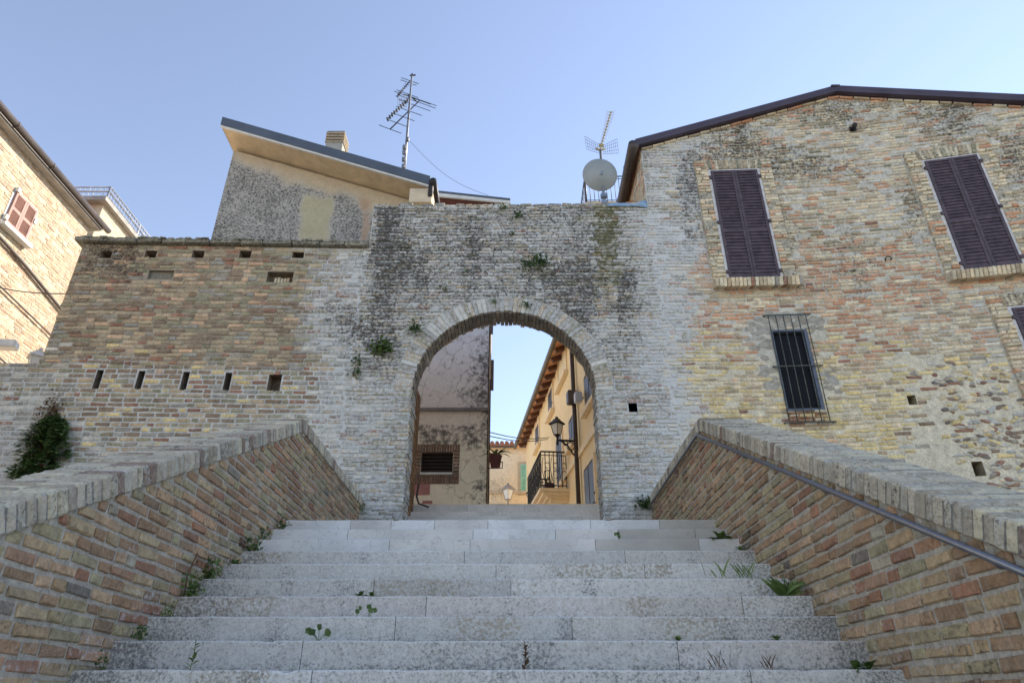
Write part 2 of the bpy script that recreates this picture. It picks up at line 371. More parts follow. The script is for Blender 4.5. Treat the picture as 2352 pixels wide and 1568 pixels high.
def brick(mb, P, u0, u1, v0, v1, d, rng, col, wxv, jit=.003, bev=.006, skew=0):
    """one brick: pillow-faced, standing d proud of the wall surface P(u, v, depth)"""
    j = lambda a=1: rng.uniform(-jit, jit)*a
    base = [(u0, v0), (u1, v0), (u1, v1), (u0, v1)]
    base = [(a+j(), b_+j()) for a, b_ in base]
    vs = [P(a, b_, -.03) for a, b_ in base]
    mid = [P(a, b_, d*.45) for a, b_ in base]
    cu, cv = (u0+u1)/2, (v0+v1)/2
    bev = min(bev, (u1-u0)*.3, (v1-v0)*.3)
    tl = rng.uniform(-.0015, .0015)
    fr = []
    for a, b_ in base:
        fr.append(P(a+(bev if a < cu else -bev)+j(.7), b_+(bev if b_ < cv else -bev)+j(.7), d+j(.4)+tl*(1 if a < cu else -1)))
    vs += mid+fr
    fs = [(8, 9, 10, 11)]
    for i in range(4):
        k = (i+1) % 4
        fs += [(i, k, 4+k, 4+i), (4+i, 4+k, 8+k, 8+i)]
    mb.add(vs, fs, col, wxv)
def intervals(inside, v, ua, ub, step=.03):
    out = []; st = None; u = ua
    while u <= ub:
        ok = inside(u, v)
        if ok and st is None: st = u
        if not ok and st is not None: out.append((st, u-step)); st = None
        u += step
    if st is not None: out.append((st, ub))
    return out
def lay(mb, P, ua, ub, va, vb, ch, inside, colf, wxf, rng, lens=(.25, .12), joint=.014, d=.008, jit=.003, skip=None, wob=0, step=.012):
    v = va; row = 0
    while v < vb:
        h = ch*rng.uniform(.93, 1.07); vm = v+h/2
        for a, b_ in intervals(inside, vm, ua, ub, step):
            u = a
            first = True
            while u < b_-.03:
                L = lens[0]*rng.uniform(.85, 1.1) if rng.random() < .68 else lens[1]*rng.uniform(.9, 1.2)
                if first: L *= rng.uniform(.4, 1); first = False
                e = min(u+L, b_)
                if b_-e < .07: e = b_
                um = (u+e)/2
                if not (skip and skip(um, vm, rng)):
                    wv = wob*nz(um*.9, v*.6, 3) if wob else 0
                    w2 = wxf(um, vm); k = rng.uniform(-.12, .12)
                    brick(mb, P, u+joint/2, e-joint/2, v+joint/2+wv, v+h-joint/2+wv, d*rng.uniform(.4, 1.5), rng, colf(rng, um, vm), (max(0, w2[0]+k), max(0, w2[1]-k), w2[2]), jit)
                u = e
        v += h; row += 1
def PW(u, v, d): return (u, SY(u)-d, v)
def backing(mb, ua, ub, va, topf, holes, step=.16, botf=None):
    us = set(); vs = set(); u = ua
    vmax = max(topf(ua+(ub-ua)*i/40) for i in range(41))
    while u < ub: us.add(round(u, 4)); u += step
    us.add(ub)
    v = va
    while v < vmax: vs.add(round(v, 4)); v += step
    vs.add(round(vmax, 4))
    for h in holes: us |= {h[0], h[1]}; vs |= {h[2], h[3]}
    us = sorted(x for x in us if ua <= x <= ub); vs = sorted(vs)
    cache = {}
    V = []; Fc = []; C = []; Wx = []
    def vert(u, v):
        k = (round(u, 4), round(v, 4))
        if k not in cache:
            cache[k] = len(V); V.append(PW(u, v, -.001+.004*nz(u*7, v*7))); C.append(mortarcol(u, v)); w2 = wx(u, v); Wx.append((w2[0]*.8+.1, w2[1]*.8+.22*(UJ < u < UH)+.1, w2[2]))  # gate mortar tinted darker to stand for the shadow lines under its bricks
        return cache[k]
    for i in range(len(us)-1):
        for j in range(len(vs)-1):
            u0, u1, v0, v1 = us[i], us[i+1], vs[j], vs[j+1]; um, vm = (u0+u1)/2, (v0+v1)/2
            if any(h[0] < um < h[1] and h[2] < vm < h[3] for h in holes): continue
            b0 = botf(u0) if botf else -9; b1 = botf(u1) if botf else -9
            a0, a1 = min(v1, topf(u0)), min(v1, topf(u1)); c0, c1 = max(v0, b0), max(v0, b1)
            if a0 <= c0+1e-4 and a1 <= c1+1e-4: continue
            q = [vert(u0, min(c0, a0) if a0 > c0 else a0), vert(u1, c1 if a1 > c1 else a1), vert(u1, a1), vert(u0, a0)]
            q2 = []
            for k in q:
                if k not in q2: q2.append(k)
            if len(q2) > 2: Fc.append(q2)
    mb.add(V, Fc, C, Wx)
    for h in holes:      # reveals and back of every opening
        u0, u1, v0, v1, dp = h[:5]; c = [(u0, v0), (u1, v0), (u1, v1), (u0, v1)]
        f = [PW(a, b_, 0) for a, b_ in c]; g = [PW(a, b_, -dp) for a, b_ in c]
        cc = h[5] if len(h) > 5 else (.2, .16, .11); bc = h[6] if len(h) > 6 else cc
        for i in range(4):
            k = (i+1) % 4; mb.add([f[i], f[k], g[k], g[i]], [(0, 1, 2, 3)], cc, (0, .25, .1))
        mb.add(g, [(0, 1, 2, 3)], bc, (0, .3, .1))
def core(mb, pts, y0f, y1, col=(.3, .28, .25)):
    """solid behind the face: outline pts (u, v), from just behind the face back to y1"""
    n = len(pts); vs = [(u, y0f(u)+.05, v) for u, v in pts]+[(u, y1, v) for u, v in pts]
    mb.add(vs, [tuple(range(n, 2*n))]+[(i, (i+1) % n, (i+1) % n+n, i+n) for i in range(n)], col, (.3, .3, .2))

# ------------------------------------------------------------------ ground, street
BASE = -1.5
g = MB(); g.add([(-900, -900, BASE), (900, -900, BASE), (900, 10.6, BASE), (-900, 10.6, BASE)], [(0, 1, 2, 3)])
g.add([(-900, 10.6, BASE), (900, 10.6, BASE), (900, 900, BASE), (-900, 900, BASE)], [(0, 1, 2, 3)])
o = g.build('ground', M['ground']); o['kind'] = 'structure'
ST = 3.55
g = MB()
for x0, x1, y0, y1 in ((-60, -2.3, 10.75, 13.5), (2.3, 60, 10.75, 13.5), (-60, 60, 13.5, 90)):
    g.box(((x0+x1)/2, (y0+y1)/2, ST/2-.8), ((x1-x0)/2, (y1-y0)/2, ST/2+.8-.0))
o = g.build('street', M['paving']); o['kind'] = 'structure'

# ------------------------------------------------------------------ stairs
XL, XR, Y0, Z0, RUN, RISE = -2.33, 2.006, 6.9, 1.655, .33, .1652
stairs = thing('stone_staircase', 'broad flight of pale worn stone steps climbing to the arch between brick parapets', 'staircase', (-.16, Y0, BASE))
rng = random.Random(4)
def step(n, xl, xr, yf, zt, rise, depth, marble_=False):
    mb = MB(); cuts = [xl-.06]; x = xl
    fixed = (.08 if n % 2 else .12)
    while True:
        x += rng.uniform(.4, 1.2) if marble_ and n >= 0 else rng.uniform(1.0, 2.3)
        if x > xr-.3: break
        cuts.append(x)
    cuts.append(xr+.06)
    for i in range(len(cuts)-1):
        a, b_ = cuts[i]+.002, cuts[i+1]-.002
        base = rng.choice([(.55, .53, .49), (.58, .55, .50), (.50, .485, .455), (.60, .575, .53), (.56, .515, .47)])
        if marble_: base = (.72, .71, .69) if n < 0 else rng.choice([(.64, .63, .61), (.60, .57, .53), (.44, .41, .36), (.66, .65, .63)])
        k = rng.uniform(.94, 1.06); base = tuple(c*k for c in base)
        # riser + nosing + tread as a grid so that dirt can gather at the foot
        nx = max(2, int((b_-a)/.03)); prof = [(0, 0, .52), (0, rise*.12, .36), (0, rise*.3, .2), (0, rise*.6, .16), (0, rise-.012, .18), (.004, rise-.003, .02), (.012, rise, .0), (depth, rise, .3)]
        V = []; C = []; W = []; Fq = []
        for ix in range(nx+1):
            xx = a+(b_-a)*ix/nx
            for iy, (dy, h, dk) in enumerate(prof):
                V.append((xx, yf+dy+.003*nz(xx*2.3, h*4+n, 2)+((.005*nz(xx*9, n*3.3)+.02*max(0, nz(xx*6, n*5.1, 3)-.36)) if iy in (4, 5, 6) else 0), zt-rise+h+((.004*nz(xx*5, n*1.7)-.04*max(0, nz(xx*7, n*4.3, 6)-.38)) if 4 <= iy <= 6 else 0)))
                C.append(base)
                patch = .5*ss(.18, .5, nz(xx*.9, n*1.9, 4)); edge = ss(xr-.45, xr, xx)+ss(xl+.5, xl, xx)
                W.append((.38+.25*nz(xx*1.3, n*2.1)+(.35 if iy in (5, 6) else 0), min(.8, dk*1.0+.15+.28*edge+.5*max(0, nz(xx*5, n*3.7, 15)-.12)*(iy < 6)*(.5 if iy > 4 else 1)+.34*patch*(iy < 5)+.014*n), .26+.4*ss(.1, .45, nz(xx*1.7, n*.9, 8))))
        for ix in range(nx):
            for iy in range(len(prof)-1):
                q = ix*len(prof)+iy; Fq.append((q, q+len(prof), q+len(prof)+1, q+1))
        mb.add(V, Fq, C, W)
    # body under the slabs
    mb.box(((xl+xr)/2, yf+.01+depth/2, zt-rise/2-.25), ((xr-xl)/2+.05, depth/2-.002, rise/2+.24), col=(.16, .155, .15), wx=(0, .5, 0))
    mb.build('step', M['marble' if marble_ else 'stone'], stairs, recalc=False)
for n in range(-11, 20):
    if n >= 0: step(n, XL, XR, Y0-RUN*n, Z0-RISE*n, RISE, RUN+.02 if n else 3.22, n in (0, 1, 2))
    else:
        k = -n; yy = 10.12+.335*(k-1)
        rise = .1652; zt = Z0+.1652*k+(.05 if k == 11 else 0)
        step(n, -1.64 if yy < 10.6 else -2.28, 1.27 if yy < 10.6 else 2.28, yy, zt, rise+(.05 if k == 11 else 0), .36 if k < 11 else .5, True)
tag(stairs, 'broad flight of pale worn stone steps climbing to the arch between brick parapets', 'staircase')

# ------------------------------------------------------------------ parapets beside the stairs
YP, ZP, CH = 6.98, 2.62, .135            # peak (underside of coping), coping height
SL = RISE/RUN
def ptop(y): return ZP - max(0, (YP-y))*SL
def parapet(sx, X, label, seed):
    rng = random.Random(seed)
    t = thing('parapet_wall', label, 'wall', (X, YP, BASE), 'brick parapets flanking the stairs')
    y0 = .2; y1 = YW-.01; Wd = .40
    mb = MB()
    def P(u, v, d): return (X+sx*(-d), u, v)
    def low(y): return max(BASE, Z0-RISE*max(0, math.ceil((Y0-y)/RUN))-.25) if y < Y0 else Z0-.2
    def inside(u, v): return v < ptop(u)-.004 and v > low(u)
    def colf(r, u, v):
        return pick(r, [(3.4, (.39, .285, .165)), (3, (.30, .19, .11)), (1.0, (.32, .165, .10)), (2.4, (.34, .285, .165)), (1.4, (.43, .29, .175)), (.3, (.35, .31, .23)), (.12, (.20, .17, .135)), (.6, (.40, .235, .14))])
    def wxf(u, v):
        hgt = v-(Z0-RISE*max(0, (Y0-u)/RUN))
        return (.14+.25*nz(u, v*1.3, 2)+.18*ss(.30, .05, hgt), .08+.30*ss(.28, .0, hgt)+.35*ss(.1, .5, nz(u*2, v*2, 6)), .10)
    lay(mb, P, 1.2, y1, BASE, 3.4, .0765, inside, colf, wxf, rng, lens=(.255, .125), joint=.022, d=.013, jit=.006, step=.02)
    # mortar face
    nu = 90; V = []; Fq = []; C = []; W = []
    for i in range(nu+1):
        y = y0+(y1-y0)*i/nu; a = low(y)-.1 if y < Y0 else Z0-.3; b_ = ptop(y)
        for j in range(9):
            v = a+(b_-a)*j/8; V.append(P(y, v, .001*nz(y*9, v*9))); C.append((.40, .365, .31)); q = wxf(y, v); W.append((q[0]*.5+.1, q[1]*.8, q[2]))
    for i in range(nu):
        for j in range(8): q = i*9+j; Fq.append((q, q+9, q+10, q+1))
    mb.add(V, Fq, C, W)
    # body and outer face
    poly = [(X+sx*.03, y0, BASE), (X+sx*.03, y1, BASE), (X+sx*.03, y1, ZP), (X+sx*.03, YP, ZP), (X+sx*.03, y0, ptop(y0))]
    mb.prism(poly, (sx*Wd, 0, 0), col=(.27, .23, .17), wx=(.3, .3, .2))
    mb.build('wall', M['near_brick'], t)
    # coping of bricks on edge
    cb = MB()
    dvec = Vector((0, RUN, RISE)).normalized(); nvec = Vector((0, -dvec.z, dvec.y))
    L = (YP-y0)/dvec.y; s = 0
    def course(p0, d_, n_, length):
        s = 0
        while s < length-.02:
            th = rng.uniform(.062, .082); e = min(s+th, length)
            for (xa, xb) in ((-.035, .20), (.207, .445)):
                h = CH*rng.uniform(.96, 1.03); sh = rng.uniform(-.005, .005)
                c = p0+d_*((s+e)/2)+n_*(h/2)+Vector((sx*((xa+xb)/2+sh), 0, 0))
                tone = rng.random(); colr = mix((.33, .29, .225), (.54, .48, .37), tone)
                if rng.random() < .10: colr = (.56, .50, .36)
                if rng.random() < .07: colr = (.26, .19, .15)
                cb.box(c, ((xb-xa)/2, (e-s)/2-.0035, h/2), (Vector((1, 0, 0)), d_, n_), colr, (rng.uniform(.2, .7), rng.uniform(.2, .55), .15), 0, .0035, rng, .011)
            s = e
        m0 = p0+d_*(length/2)+n_*(CH/2-.006)+Vector((sx*.205, 0, 0))
        cb.box(m0, (.232, length/2, CH/2-.010), (Vector((1, 0, 0)), d_, n_), (.22, .21, .19), (.3, .4, .2))
    p = Vector((X, YP, ZP))
    course(p-dvec*(L), dvec, nvec, L-.03)
    course(p+Vector((0, .035, .0)), Vector((0, 1, 0)), Vector((0, 0, 1)), y1-YP-.04)
    # wedge at the peak
    cb.prism([(X-sx*.03, YP-.035, ZP-.012), (X-sx*.03, YP+.035, ZP+.002), (X-sx*.03, YP+.03, ZP+CH-.003), (X-sx*.03, YP-.085, ZP+CH-.016)], (sx*.47, 0, 0), col=(.30, .27, .22), wx=(.4, .4, .2))
    cb.build('coping', M['coping'], t)
    return t
parapet(-1, XL, 'left brick stair parapet with grey brick-on-edge coping and no handrail', 11)
parapet(1, XR, 'right brick stair parapet with steel handrail fixed under its grey coping', 12)
# handrail on the right parapet
hr = thing('handrail', 'slim steel handrail tube running under the coping of the right parapet', 'handrail', (XR-.06, YP, ZP-.05))
mb = MB(); xr_ = XR-.065
mb.tube([(xr_, .6, ptop(.6)-.045), (xr_, YP-.03, ZP-.05), (xr_, YP+.02, ZP-.05), (xr_, YW-.15, ZP-.05)], .017, 12); mb.build('rail', M['rail'], hr)
for yy in (1.5, 2.9, 4.3, 5.7, 6.85, 8.2, 9.6):
    mb = MB(); zz = ptop(yy)-.05; mb.tube([(xr_, yy, zz), (xr_+.03, yy, zz-.03), (XR+.02, yy, zz-.03)], .007, 6); mb.build('bracket', M['rail'], hr)

# ------------------------------------------------------------------ the long wall: left wall, gate wall, right house
UCN, RA, VS = -.20, 1.49, 4.49            # arch centre, radius, springing height
JL, JR = -1.69, 1.29
GT = 8.29                                  # top of gate wall
def rect(px, py, w_, h_, dp, *c):
    return (onS(px-w_/2, py).x, onS(px+w_/2, py).x, onS(px, py+h_/2).z, onS(px, py-h_/2).z, dp)+c
def quad(pts, dp, *c):
    q = [onS(*p) for p in pts]; return (min(q[0].x, q[3].x)*.5+max(q[0].x, q[3].x)*.5, (q[1].x+q[2].x)/2, (q[2].z+q[3].z)/2, (q[0].z+q[1].z)/2, dp)+c
def inhole(holes, u, v, g_=0): return any(h[0]-g_ < u < h[1]+g_ and h[2]-g_ < v < h[3]+g_ for h in holes)
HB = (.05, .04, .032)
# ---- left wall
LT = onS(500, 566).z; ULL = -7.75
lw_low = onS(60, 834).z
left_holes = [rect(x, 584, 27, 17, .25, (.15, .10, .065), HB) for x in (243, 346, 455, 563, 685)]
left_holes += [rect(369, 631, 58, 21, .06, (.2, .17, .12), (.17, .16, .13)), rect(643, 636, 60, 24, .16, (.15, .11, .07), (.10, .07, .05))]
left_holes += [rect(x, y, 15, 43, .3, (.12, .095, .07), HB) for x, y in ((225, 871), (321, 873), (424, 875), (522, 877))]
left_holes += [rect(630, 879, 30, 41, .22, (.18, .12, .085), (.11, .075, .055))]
def left_edge(v): return ULL+.05*nz(v*9, 1)+(.12 if v > LT-.25 else 0) if v > lw_low else -8.95
def rag(v): return UH+.20*nz(v*4.3, 1.7)
def ragl(v): return UJ+.16*nz(v*4.9, 6.7)-.05
def in_left(u, v): return u < ragl(v)-.006 and v < LT and u > left_edge(v) and not inhole(left_holes, u, v, .003)
lw = thing('fortified_wall', 'brown brick fortified wall with slits and putlog holes left of the arch', 'wall', (-5.2, YW, BASE))
rng = random.Random(21); mb = MB()
lay(mb, PW, -8.95, UJ+.1, lw_low, LT, .079, in_left, bcol, wx, rng, lens=(.25, .13), joint=.018, d=.012, jit=.008, wob=.03)
lay(mb, PW, -8.95, UJ+.1, 1.6, lw_low, .083, in_left, bcol, wx, rng, lens=(.245, .125), joint=.028, d=.009, jit=.007)
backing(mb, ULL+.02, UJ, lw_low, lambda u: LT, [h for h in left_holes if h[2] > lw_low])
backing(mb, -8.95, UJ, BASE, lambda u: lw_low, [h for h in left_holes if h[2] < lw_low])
core(mb, [(ULL+.02, BASE), (UJ, BASE), (UJ, LT), (ULL+.02, LT)], SY, YW+.45)
core(mb, [(-8.95, BASE), (ULL, BASE), (ULL, lw_low), (-8.95, lw_low)], SY, YW+.45)
h = left_holes[6]
for i in range(5):     # bricks stood on end inside the larger niche
    u = h[0]+.10+.055*i; brick(mb, lambda a, b_, d: PW(a, b_, d-.13), u, u+.045, h[2], h[2]+.17*rng.uniform(.75, 1.0), .04, rng, pick(rng, [(1, CREAM), (1, TAN)]), (.2, .1, 0))
mb.build('wall', M['masonry'], lw)
cp = MB(); u = ULL-.12; rng = random.Random(5)
while u < UJ-.02:
    e = min(u+rng.uniform(.35, .6), UJ-.01); z = LT+.003+.012*nz(u*2, 0)
    cp.box(((u+e)/2, (SY(u)+SY(e))/2+.16, z+.045), ((e-u)/2-.003, .27, .045), col=mix((.20, .19, .15), (.28, .26, .2), rng.random()), wx=(.25, .62, .35), jit=.008, rng=rng, bev=.015)
    for k in range(7):
        uu = rng.uniform(u, e); cp.box((uu, SY(uu)-.08+rng.uniform(-.02, .05), z+.09), (.05, .04, .012), col=(.25, .25, .22), wx=(.4, .5, .3), jit=.01, rng=rng)
    u = e
cp.build('coping_slab', M['masonry'], lw)

# ---- gate wall
gw = thing('gate_wall', 'tall grey lichen-stained brick wall pierced by the round arch', 'wall', (UCN, YW, BASE))
gate_holes = [rect(1454, 937, 20, 23, .2, (.30, .26, .21), (.22, .17, .12))]
def gtop(u): return GT+.03*nz(u*2.2, 4)+.015*nz(u*9, 2)
def in_gate(u, v):
    if inhole(gate_holes, u, v, .003): return False
    if v > gtop(u)-.03: return False
    if u > (rag(v)-.006 if v < GT-.12 else UH) or u < (ragl(v)+.006 if v < LT else UJ): return False
    if v <= VS: return not (JL < u < JR)
    return (u-UCN)**2+(v-VS)**2 > (RA+.295+.02*math.sin(u*40))**2
rng = random.Random(31); mb = MB()
lay(mb, PW, UJ-.2, UH+.2, 1.6, GT+.1, .0685, in_gate, bcol, wx, rng, lens=(.25, .13), joint=.021, d=.015, jit=.008, wob=.02)
def garch(u):
    a = abs(u-UCN); return VS+math.sqrt(max(0, (RA+.1)**2-a*a)) if a < RA+.1 else -9
A0, A1 = UCN-RA-.1, UCN+RA+.1
backing(mb, UJ, JL, BASE, gtop, gate_holes); backing(mb, JR, UH, BASE, gtop, gate_holes)
backing(mb, JL, JR, VS, gtop, [], botf=garch, step=.1)
BK = YW+.47
# sides of the passage, back face and top
for sgn, J in ((-1, JL), (1, JR)):
    mb.box((J+sgn*.14, YW+.26, (BASE+VS)/2), (.125, .2, (VS-BASE)/2), col=(.3, .28, .24), wx=(.3, .35, .2))
core(mb, [(UJ, BASE), (JL-.02, BASE), (JL-.02, GT-.03), (UJ, GT-.03)], SY, BK)
core(mb, [(JR+.02, BASE), (UH, BASE), (UH, GT-.03), (JR+.02, GT-.03)], SY, BK)
na = 32; ring = [(UCN+(RA+.12)*math.cos(math.pi*i/na), VS+(RA+.12)*math.sin(math.pi*i/na)) for i in range(na+1)]
for i in range(na):
    (a, b_), (c, d_) = ring[i], ring[i+1]
    vs = [(a, YW+.04, b_), (c, YW+.04, d_), (c, BK, d_), (a, BK, b_), (a, YW+.04, GT-.03), (c, YW+.04, GT-.03), (c, BK, GT-.03), (a, BK, GT-.03)]
    mb.add(vs, [(0, 1, 2, 3), (3, 2, 6, 7), (7, 6, 5, 4)], (.3, .28, .24), (.2, .5, .3))
for z in [BASE+.0685*k for k in range(int((VS-BASE)/.0685)+1)]:      # quoin bricks along both jambs
    for sgn, J in ((-1, JL), (1, JR)):
        jt = .012*nz(z*8, sgn)+rng.uniform(-.006, .006)
        for (ya, yb) in ((-.010, .21), (.222, .44+rng.uniform(0, .06))):
            wl = rng.uniform(.12, .26)
            w2 = wx(J, z); mb.box((J+sgn*(wl/2)-sgn*.012+jt, YW+(ya+yb)/2, z+.034), (wl/2, (yb-ya)/2, .028), col=pick(rng, T_GATE), wx=(w2[0]*.8, w2[1]*.8+(.15 if ya > 0 else 0), .15), jit=.005, rng=rng, bev=.008)
u = UJ
while u < UH:                                                         # worn top course
    e = min(UH, u+rng.uniform(.12, .3)); hh = rng.uniform(.03, .07)
    mb.box(((u+e)/2, YW+.12, gtop((u+e)/2)-.03+hh/2), ((e-u)/2-.006, .13, hh/2+.012), col=pick(rng, T_GATE), wx=(.5, .5, .25), jit=.012, rng=rng, bev=.012); u = e
mb.build('wall', M['masonry'], gw)
ar = MB(); nv = 66
for i in range(nv):
    a0 = math.pi*(i+.06)/nv; a1 = math.pi*(i+.94)/nv; am = (a0+a1)/2
    for (ya, yb) in ((-.014+rng.uniform(-.006, .006), .215), (.225, .43+rng.uniform(0, .09))):
        r0 = RA+rng.uniform(-.012, .012); r1 = RA+.285+rng.uniform(-.02, .012)
        vs = []
        for y in (YW+ya, YW+yb):
            for a, r in ((a0, r0), (a1, r0), (a1, r1), (a0, r1)):
                aj = a+rng.uniform(-.0025, .0025); vs.append((UCN+r*math.cos(aj), y+rng.uniform(-.004, .004), VS+r*math.sin(aj)))
        um, vm = UCN+(RA+.15)*math.cos(am), VS+(RA+.15)*math.sin(am); w2 = wx(um, vm)
        ar.add(vs, [(0, 1, 2, 3), (7, 6, 5, 4), (0, 4, 5, 1), (1, 5, 6, 2), (2, 6, 7, 3), (3, 7, 4, 0)], pick(rng, [(3, GREYB), (2, TAN), (2, PALE), (1, OLIVE)]), (max(.35, w2[0]*.9) if ya < .1 else .1, w2[1]*.45+(.2 if ya > .1 else 0), .12))
for i in range(nv):       # dark brown soffit bricks
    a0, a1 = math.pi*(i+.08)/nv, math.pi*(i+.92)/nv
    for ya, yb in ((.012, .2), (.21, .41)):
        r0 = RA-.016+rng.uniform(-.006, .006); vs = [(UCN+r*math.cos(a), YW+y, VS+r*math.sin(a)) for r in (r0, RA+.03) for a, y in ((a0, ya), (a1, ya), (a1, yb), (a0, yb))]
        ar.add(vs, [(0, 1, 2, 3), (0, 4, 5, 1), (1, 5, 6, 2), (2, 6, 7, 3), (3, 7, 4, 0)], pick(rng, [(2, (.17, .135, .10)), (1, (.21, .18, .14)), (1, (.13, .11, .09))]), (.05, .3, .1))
# mortar between the voussoirs
for i in range(nv):
    a0, a1 = math.pi*i/nv, math.pi*(i+1)/nv; vs = []
    for y in (YW-.002, YW+.40):
        for a, r in ((a0, RA+.012), (a1, RA+.012), (a1, RA+.30), (a0, RA+.30)): vs.append((UCN+r*math.cos(a), y, VS+r*math.sin(a)))
    ar.add(vs, [(0, 1, 2, 3), (0, 4, 5, 1), (7, 6, 5, 4)], (.42, .42, .40), (.3, .15, .1))
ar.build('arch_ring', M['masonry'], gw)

# ---- right house
hs = thing('brick_house', 'old brick house right of the arch with purple-brown shutters and gable roof', 'house', (6, YW, BASE))
pr = onS(1915, 222); pl = onS(1478, 340); pe = onS(2352, 245)
UR, ZR = pr.x, pr.z; sl_l = (pr.z-pl.z)/(pr.x-pl.x); sl_r = (pe.z-pr.z)/(pe.x-pr.x)
UE = 14.0  # far end lengthened out of view so the house blocks sun from the stairs
HT = sorted([(p.x, p.z) for p in [onS(1478+(1915-1478)*i/12, 340+(222-340)*i/12) for i in range(13)]+[onS(1915+(2352-1915)*i/12, 222+(245-222)*i/12) for i in range(1, 13)]])
HT = [(HT[0][0]-1, HT[0][1]-(HT[1][1]-HT[0][1])/(HT[1][0]-HT[0][0]))]+HT+[(20, HT[-1][1]+(20-HT[-1][0])*(HT[-1][1]-HT[-2][1])/(HT[-1][0]-HT[-2][0]))]
def htop(u):
    for (a, b_), (c, d_) in zip(HT, HT[1:]):
        if u <= c: return b_+(d_-b_)*(u-a)/(c-a)
    return HT[-1][1]
W1 = [(1633, 397), (1740, 394), (1787, 643), (1672, 645)]; W2 = [(2122, 374), (2243, 360), (2340, 612), (2210, 626)]
def wrect(W):
    q = [onS(*p) for p in W]; return ((q[0].x+q[3].x)/2, (q[1].x+q[2].x)/2, (q[2].z+q[3].z)/2, (q[0].z+q[1].z)/2)
R1, R2 = wrect(W1), wrect(W2)
q3 = onS(2312, 712); wd = R1[1]-R1[0]; hh_ = R1[3]-R1[2]
R3 = (q3.x+.04, q3.x+.04+wd, q3.z-hh_, q3.z)
RG = (onS(1776, 760).x-.03, onS(1846, 760).x+.03, onS(1850, 941).z, onS(1810, 760).z)
NI = [(R[0]-.045, R[1]+.045, R[2]-.02, R[3]+.02, .05) for R in (R1, R2, R3)]
gh = (RG[0], RG[1], RG[2], RG[3], .3, (.3, .27, .22), (.02, .02, .02))
house_holes = NI+[gh, rect(2095, 918, 20, 22, .2, (.3, .25, .15), HB), rect(2248, 1076, 26, 34, .25, (.25, .2, .13), HB)]
lint = [(R[0]-.30, R[1]+.30, R[2]-.03, R[3]+.28) for R in (R1, R2, R3)]
def in_house(u, v): return u > (rag(v)+.006 if v < GT-.12 else UH) and v < htop(u)-.05 and not inhole(house_holes, u, v, .002) and not inhole(lint, u, v)
cob = lambda u, v: (lambda x, y, a, b_: ss(2040, 2160, x)*ss(800, 880, y))(*zone(u, v))
patch_plaster = lambda u, v: any(((x0-cx)/rx)**2+((y0-cy)/ry)**2 < 1 for (x0, y0) in [proj((u, SY(u), v))] for cx, cy, rx, ry in ((1745, 765, 32, 40), (1770, 840, 24, 55), (1862, 745, 30, 30), (1905, 885, 22, 35), (1800, 735, 50, 25)))
def skip_house(u, v, r):
    x, y, x0, y0 = zone(u, v)
    if patch_plaster(u, v): return r.random() < .93
    if r.random() < .85*cob(u, v): return True
    if x > 1640 and y < 560: return r.random() < .20
    return r.random() < .05
rng = random.Random(41); mb = MB()
lay(mb, PW, UH-.2, 9.9, 1.6, 11.5, .0715, in_house, bcol, wx, rng, lens=(.25, .13), joint=.024, d=.013, jit=.009, skip=skip_house, wob=.03)
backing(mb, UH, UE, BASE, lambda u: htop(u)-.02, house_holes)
for i in range(1500):          # river cobbles and rubble in the lower corner
    u = rng.uniform(6.6, 9.6); v = rng.uniform(1.8, 6.3)
    if rng.random() > cob(u, v) or inhole(house_holes, u, v, .06): continue
    a, b_ = rng.uniform(.025, .10), rng.uniform(.02, .045); an = rng.uniform(-.5, .5)
    colr = pick(rng, [(1.2, (.22, .16, .12)), (2, (.35, .30, .23)), (3, (.46, .44, .39)), (.6, (.27, .14, .10)), (.5, (.15, .13, .12)), (1.6, YEL), (1.5, CREAM)])
    V = []; n = 8
    for ring_, dd in ((1, -.01), (.85, .012), (.4, .022)):
        for k in range(n):
            t = 2*math.pi*k/n; x_ = a*ring_*math.cos(t)*(1+.15*nz(i, k)); z_ = b_*ring_*math.sin(t); V.append(PW(u+x_*math.cos(an)-z_*math.sin(an), v+x_*math.sin(an)+z_*math.cos(an), dd))
    Fq = [tuple(range(16, 24))]
    for r_ in range(2):
        for k in range(n): k2 = (k+1) % n; Fq.append((r_*n+k, r_*n+k2, r_*n+n+k2, r_*n+n+k))
    mb.add(V, Fq, colr, (.15, .08, 0), smooth=True)
# plaster smears around the barred window
for i in range(260):
    u = rng.uniform(RG[0]-.5, RG[1]+.45); v = rng.uniform(RG[2]-.1, RG[3]+.4)
    if not patch_plaster(u, v) or inhole(house_holes, u, v, .05): continue
    V = [PW(u, v, .012)]+[PW(u+.09*math.cos(k*.785)*rng.uniform(.6, 1.1), v+.06*math.sin(k*.785)*rng.uniform(.6, 1.1), .004) for k in range(8)]
    mb.add(V, [(0, 1+k, 1+(k+1) % 8) for k in range(8)], mix((.36, .34, .30), (.30, .27, .22), rng.random()), (.1, .12, .1), smooth=True)
# corbel course of tile edges under the verge
u = UH
while u < 11:
    e = u+rng.uniform(.2, .32); um = (u+e)/2; z = htop(um)-.045; tg = Vector((e-u, SY(e)-SY(u), htop(e)-htop(u))).normalized()
    up = Vector((0, -1, 0)).cross(tg); up = -up if up.z < 0 else up
    mb.box((um, SY(um)-.01, z), ((e-u)/2-.005, .035, .02), (tg, up.cross(tg), up), pick(rng, [(.6, ORANGE), (3, CREAM), (2, TAN)]), (.2, .35, 0), 0, .006, rng); u = e
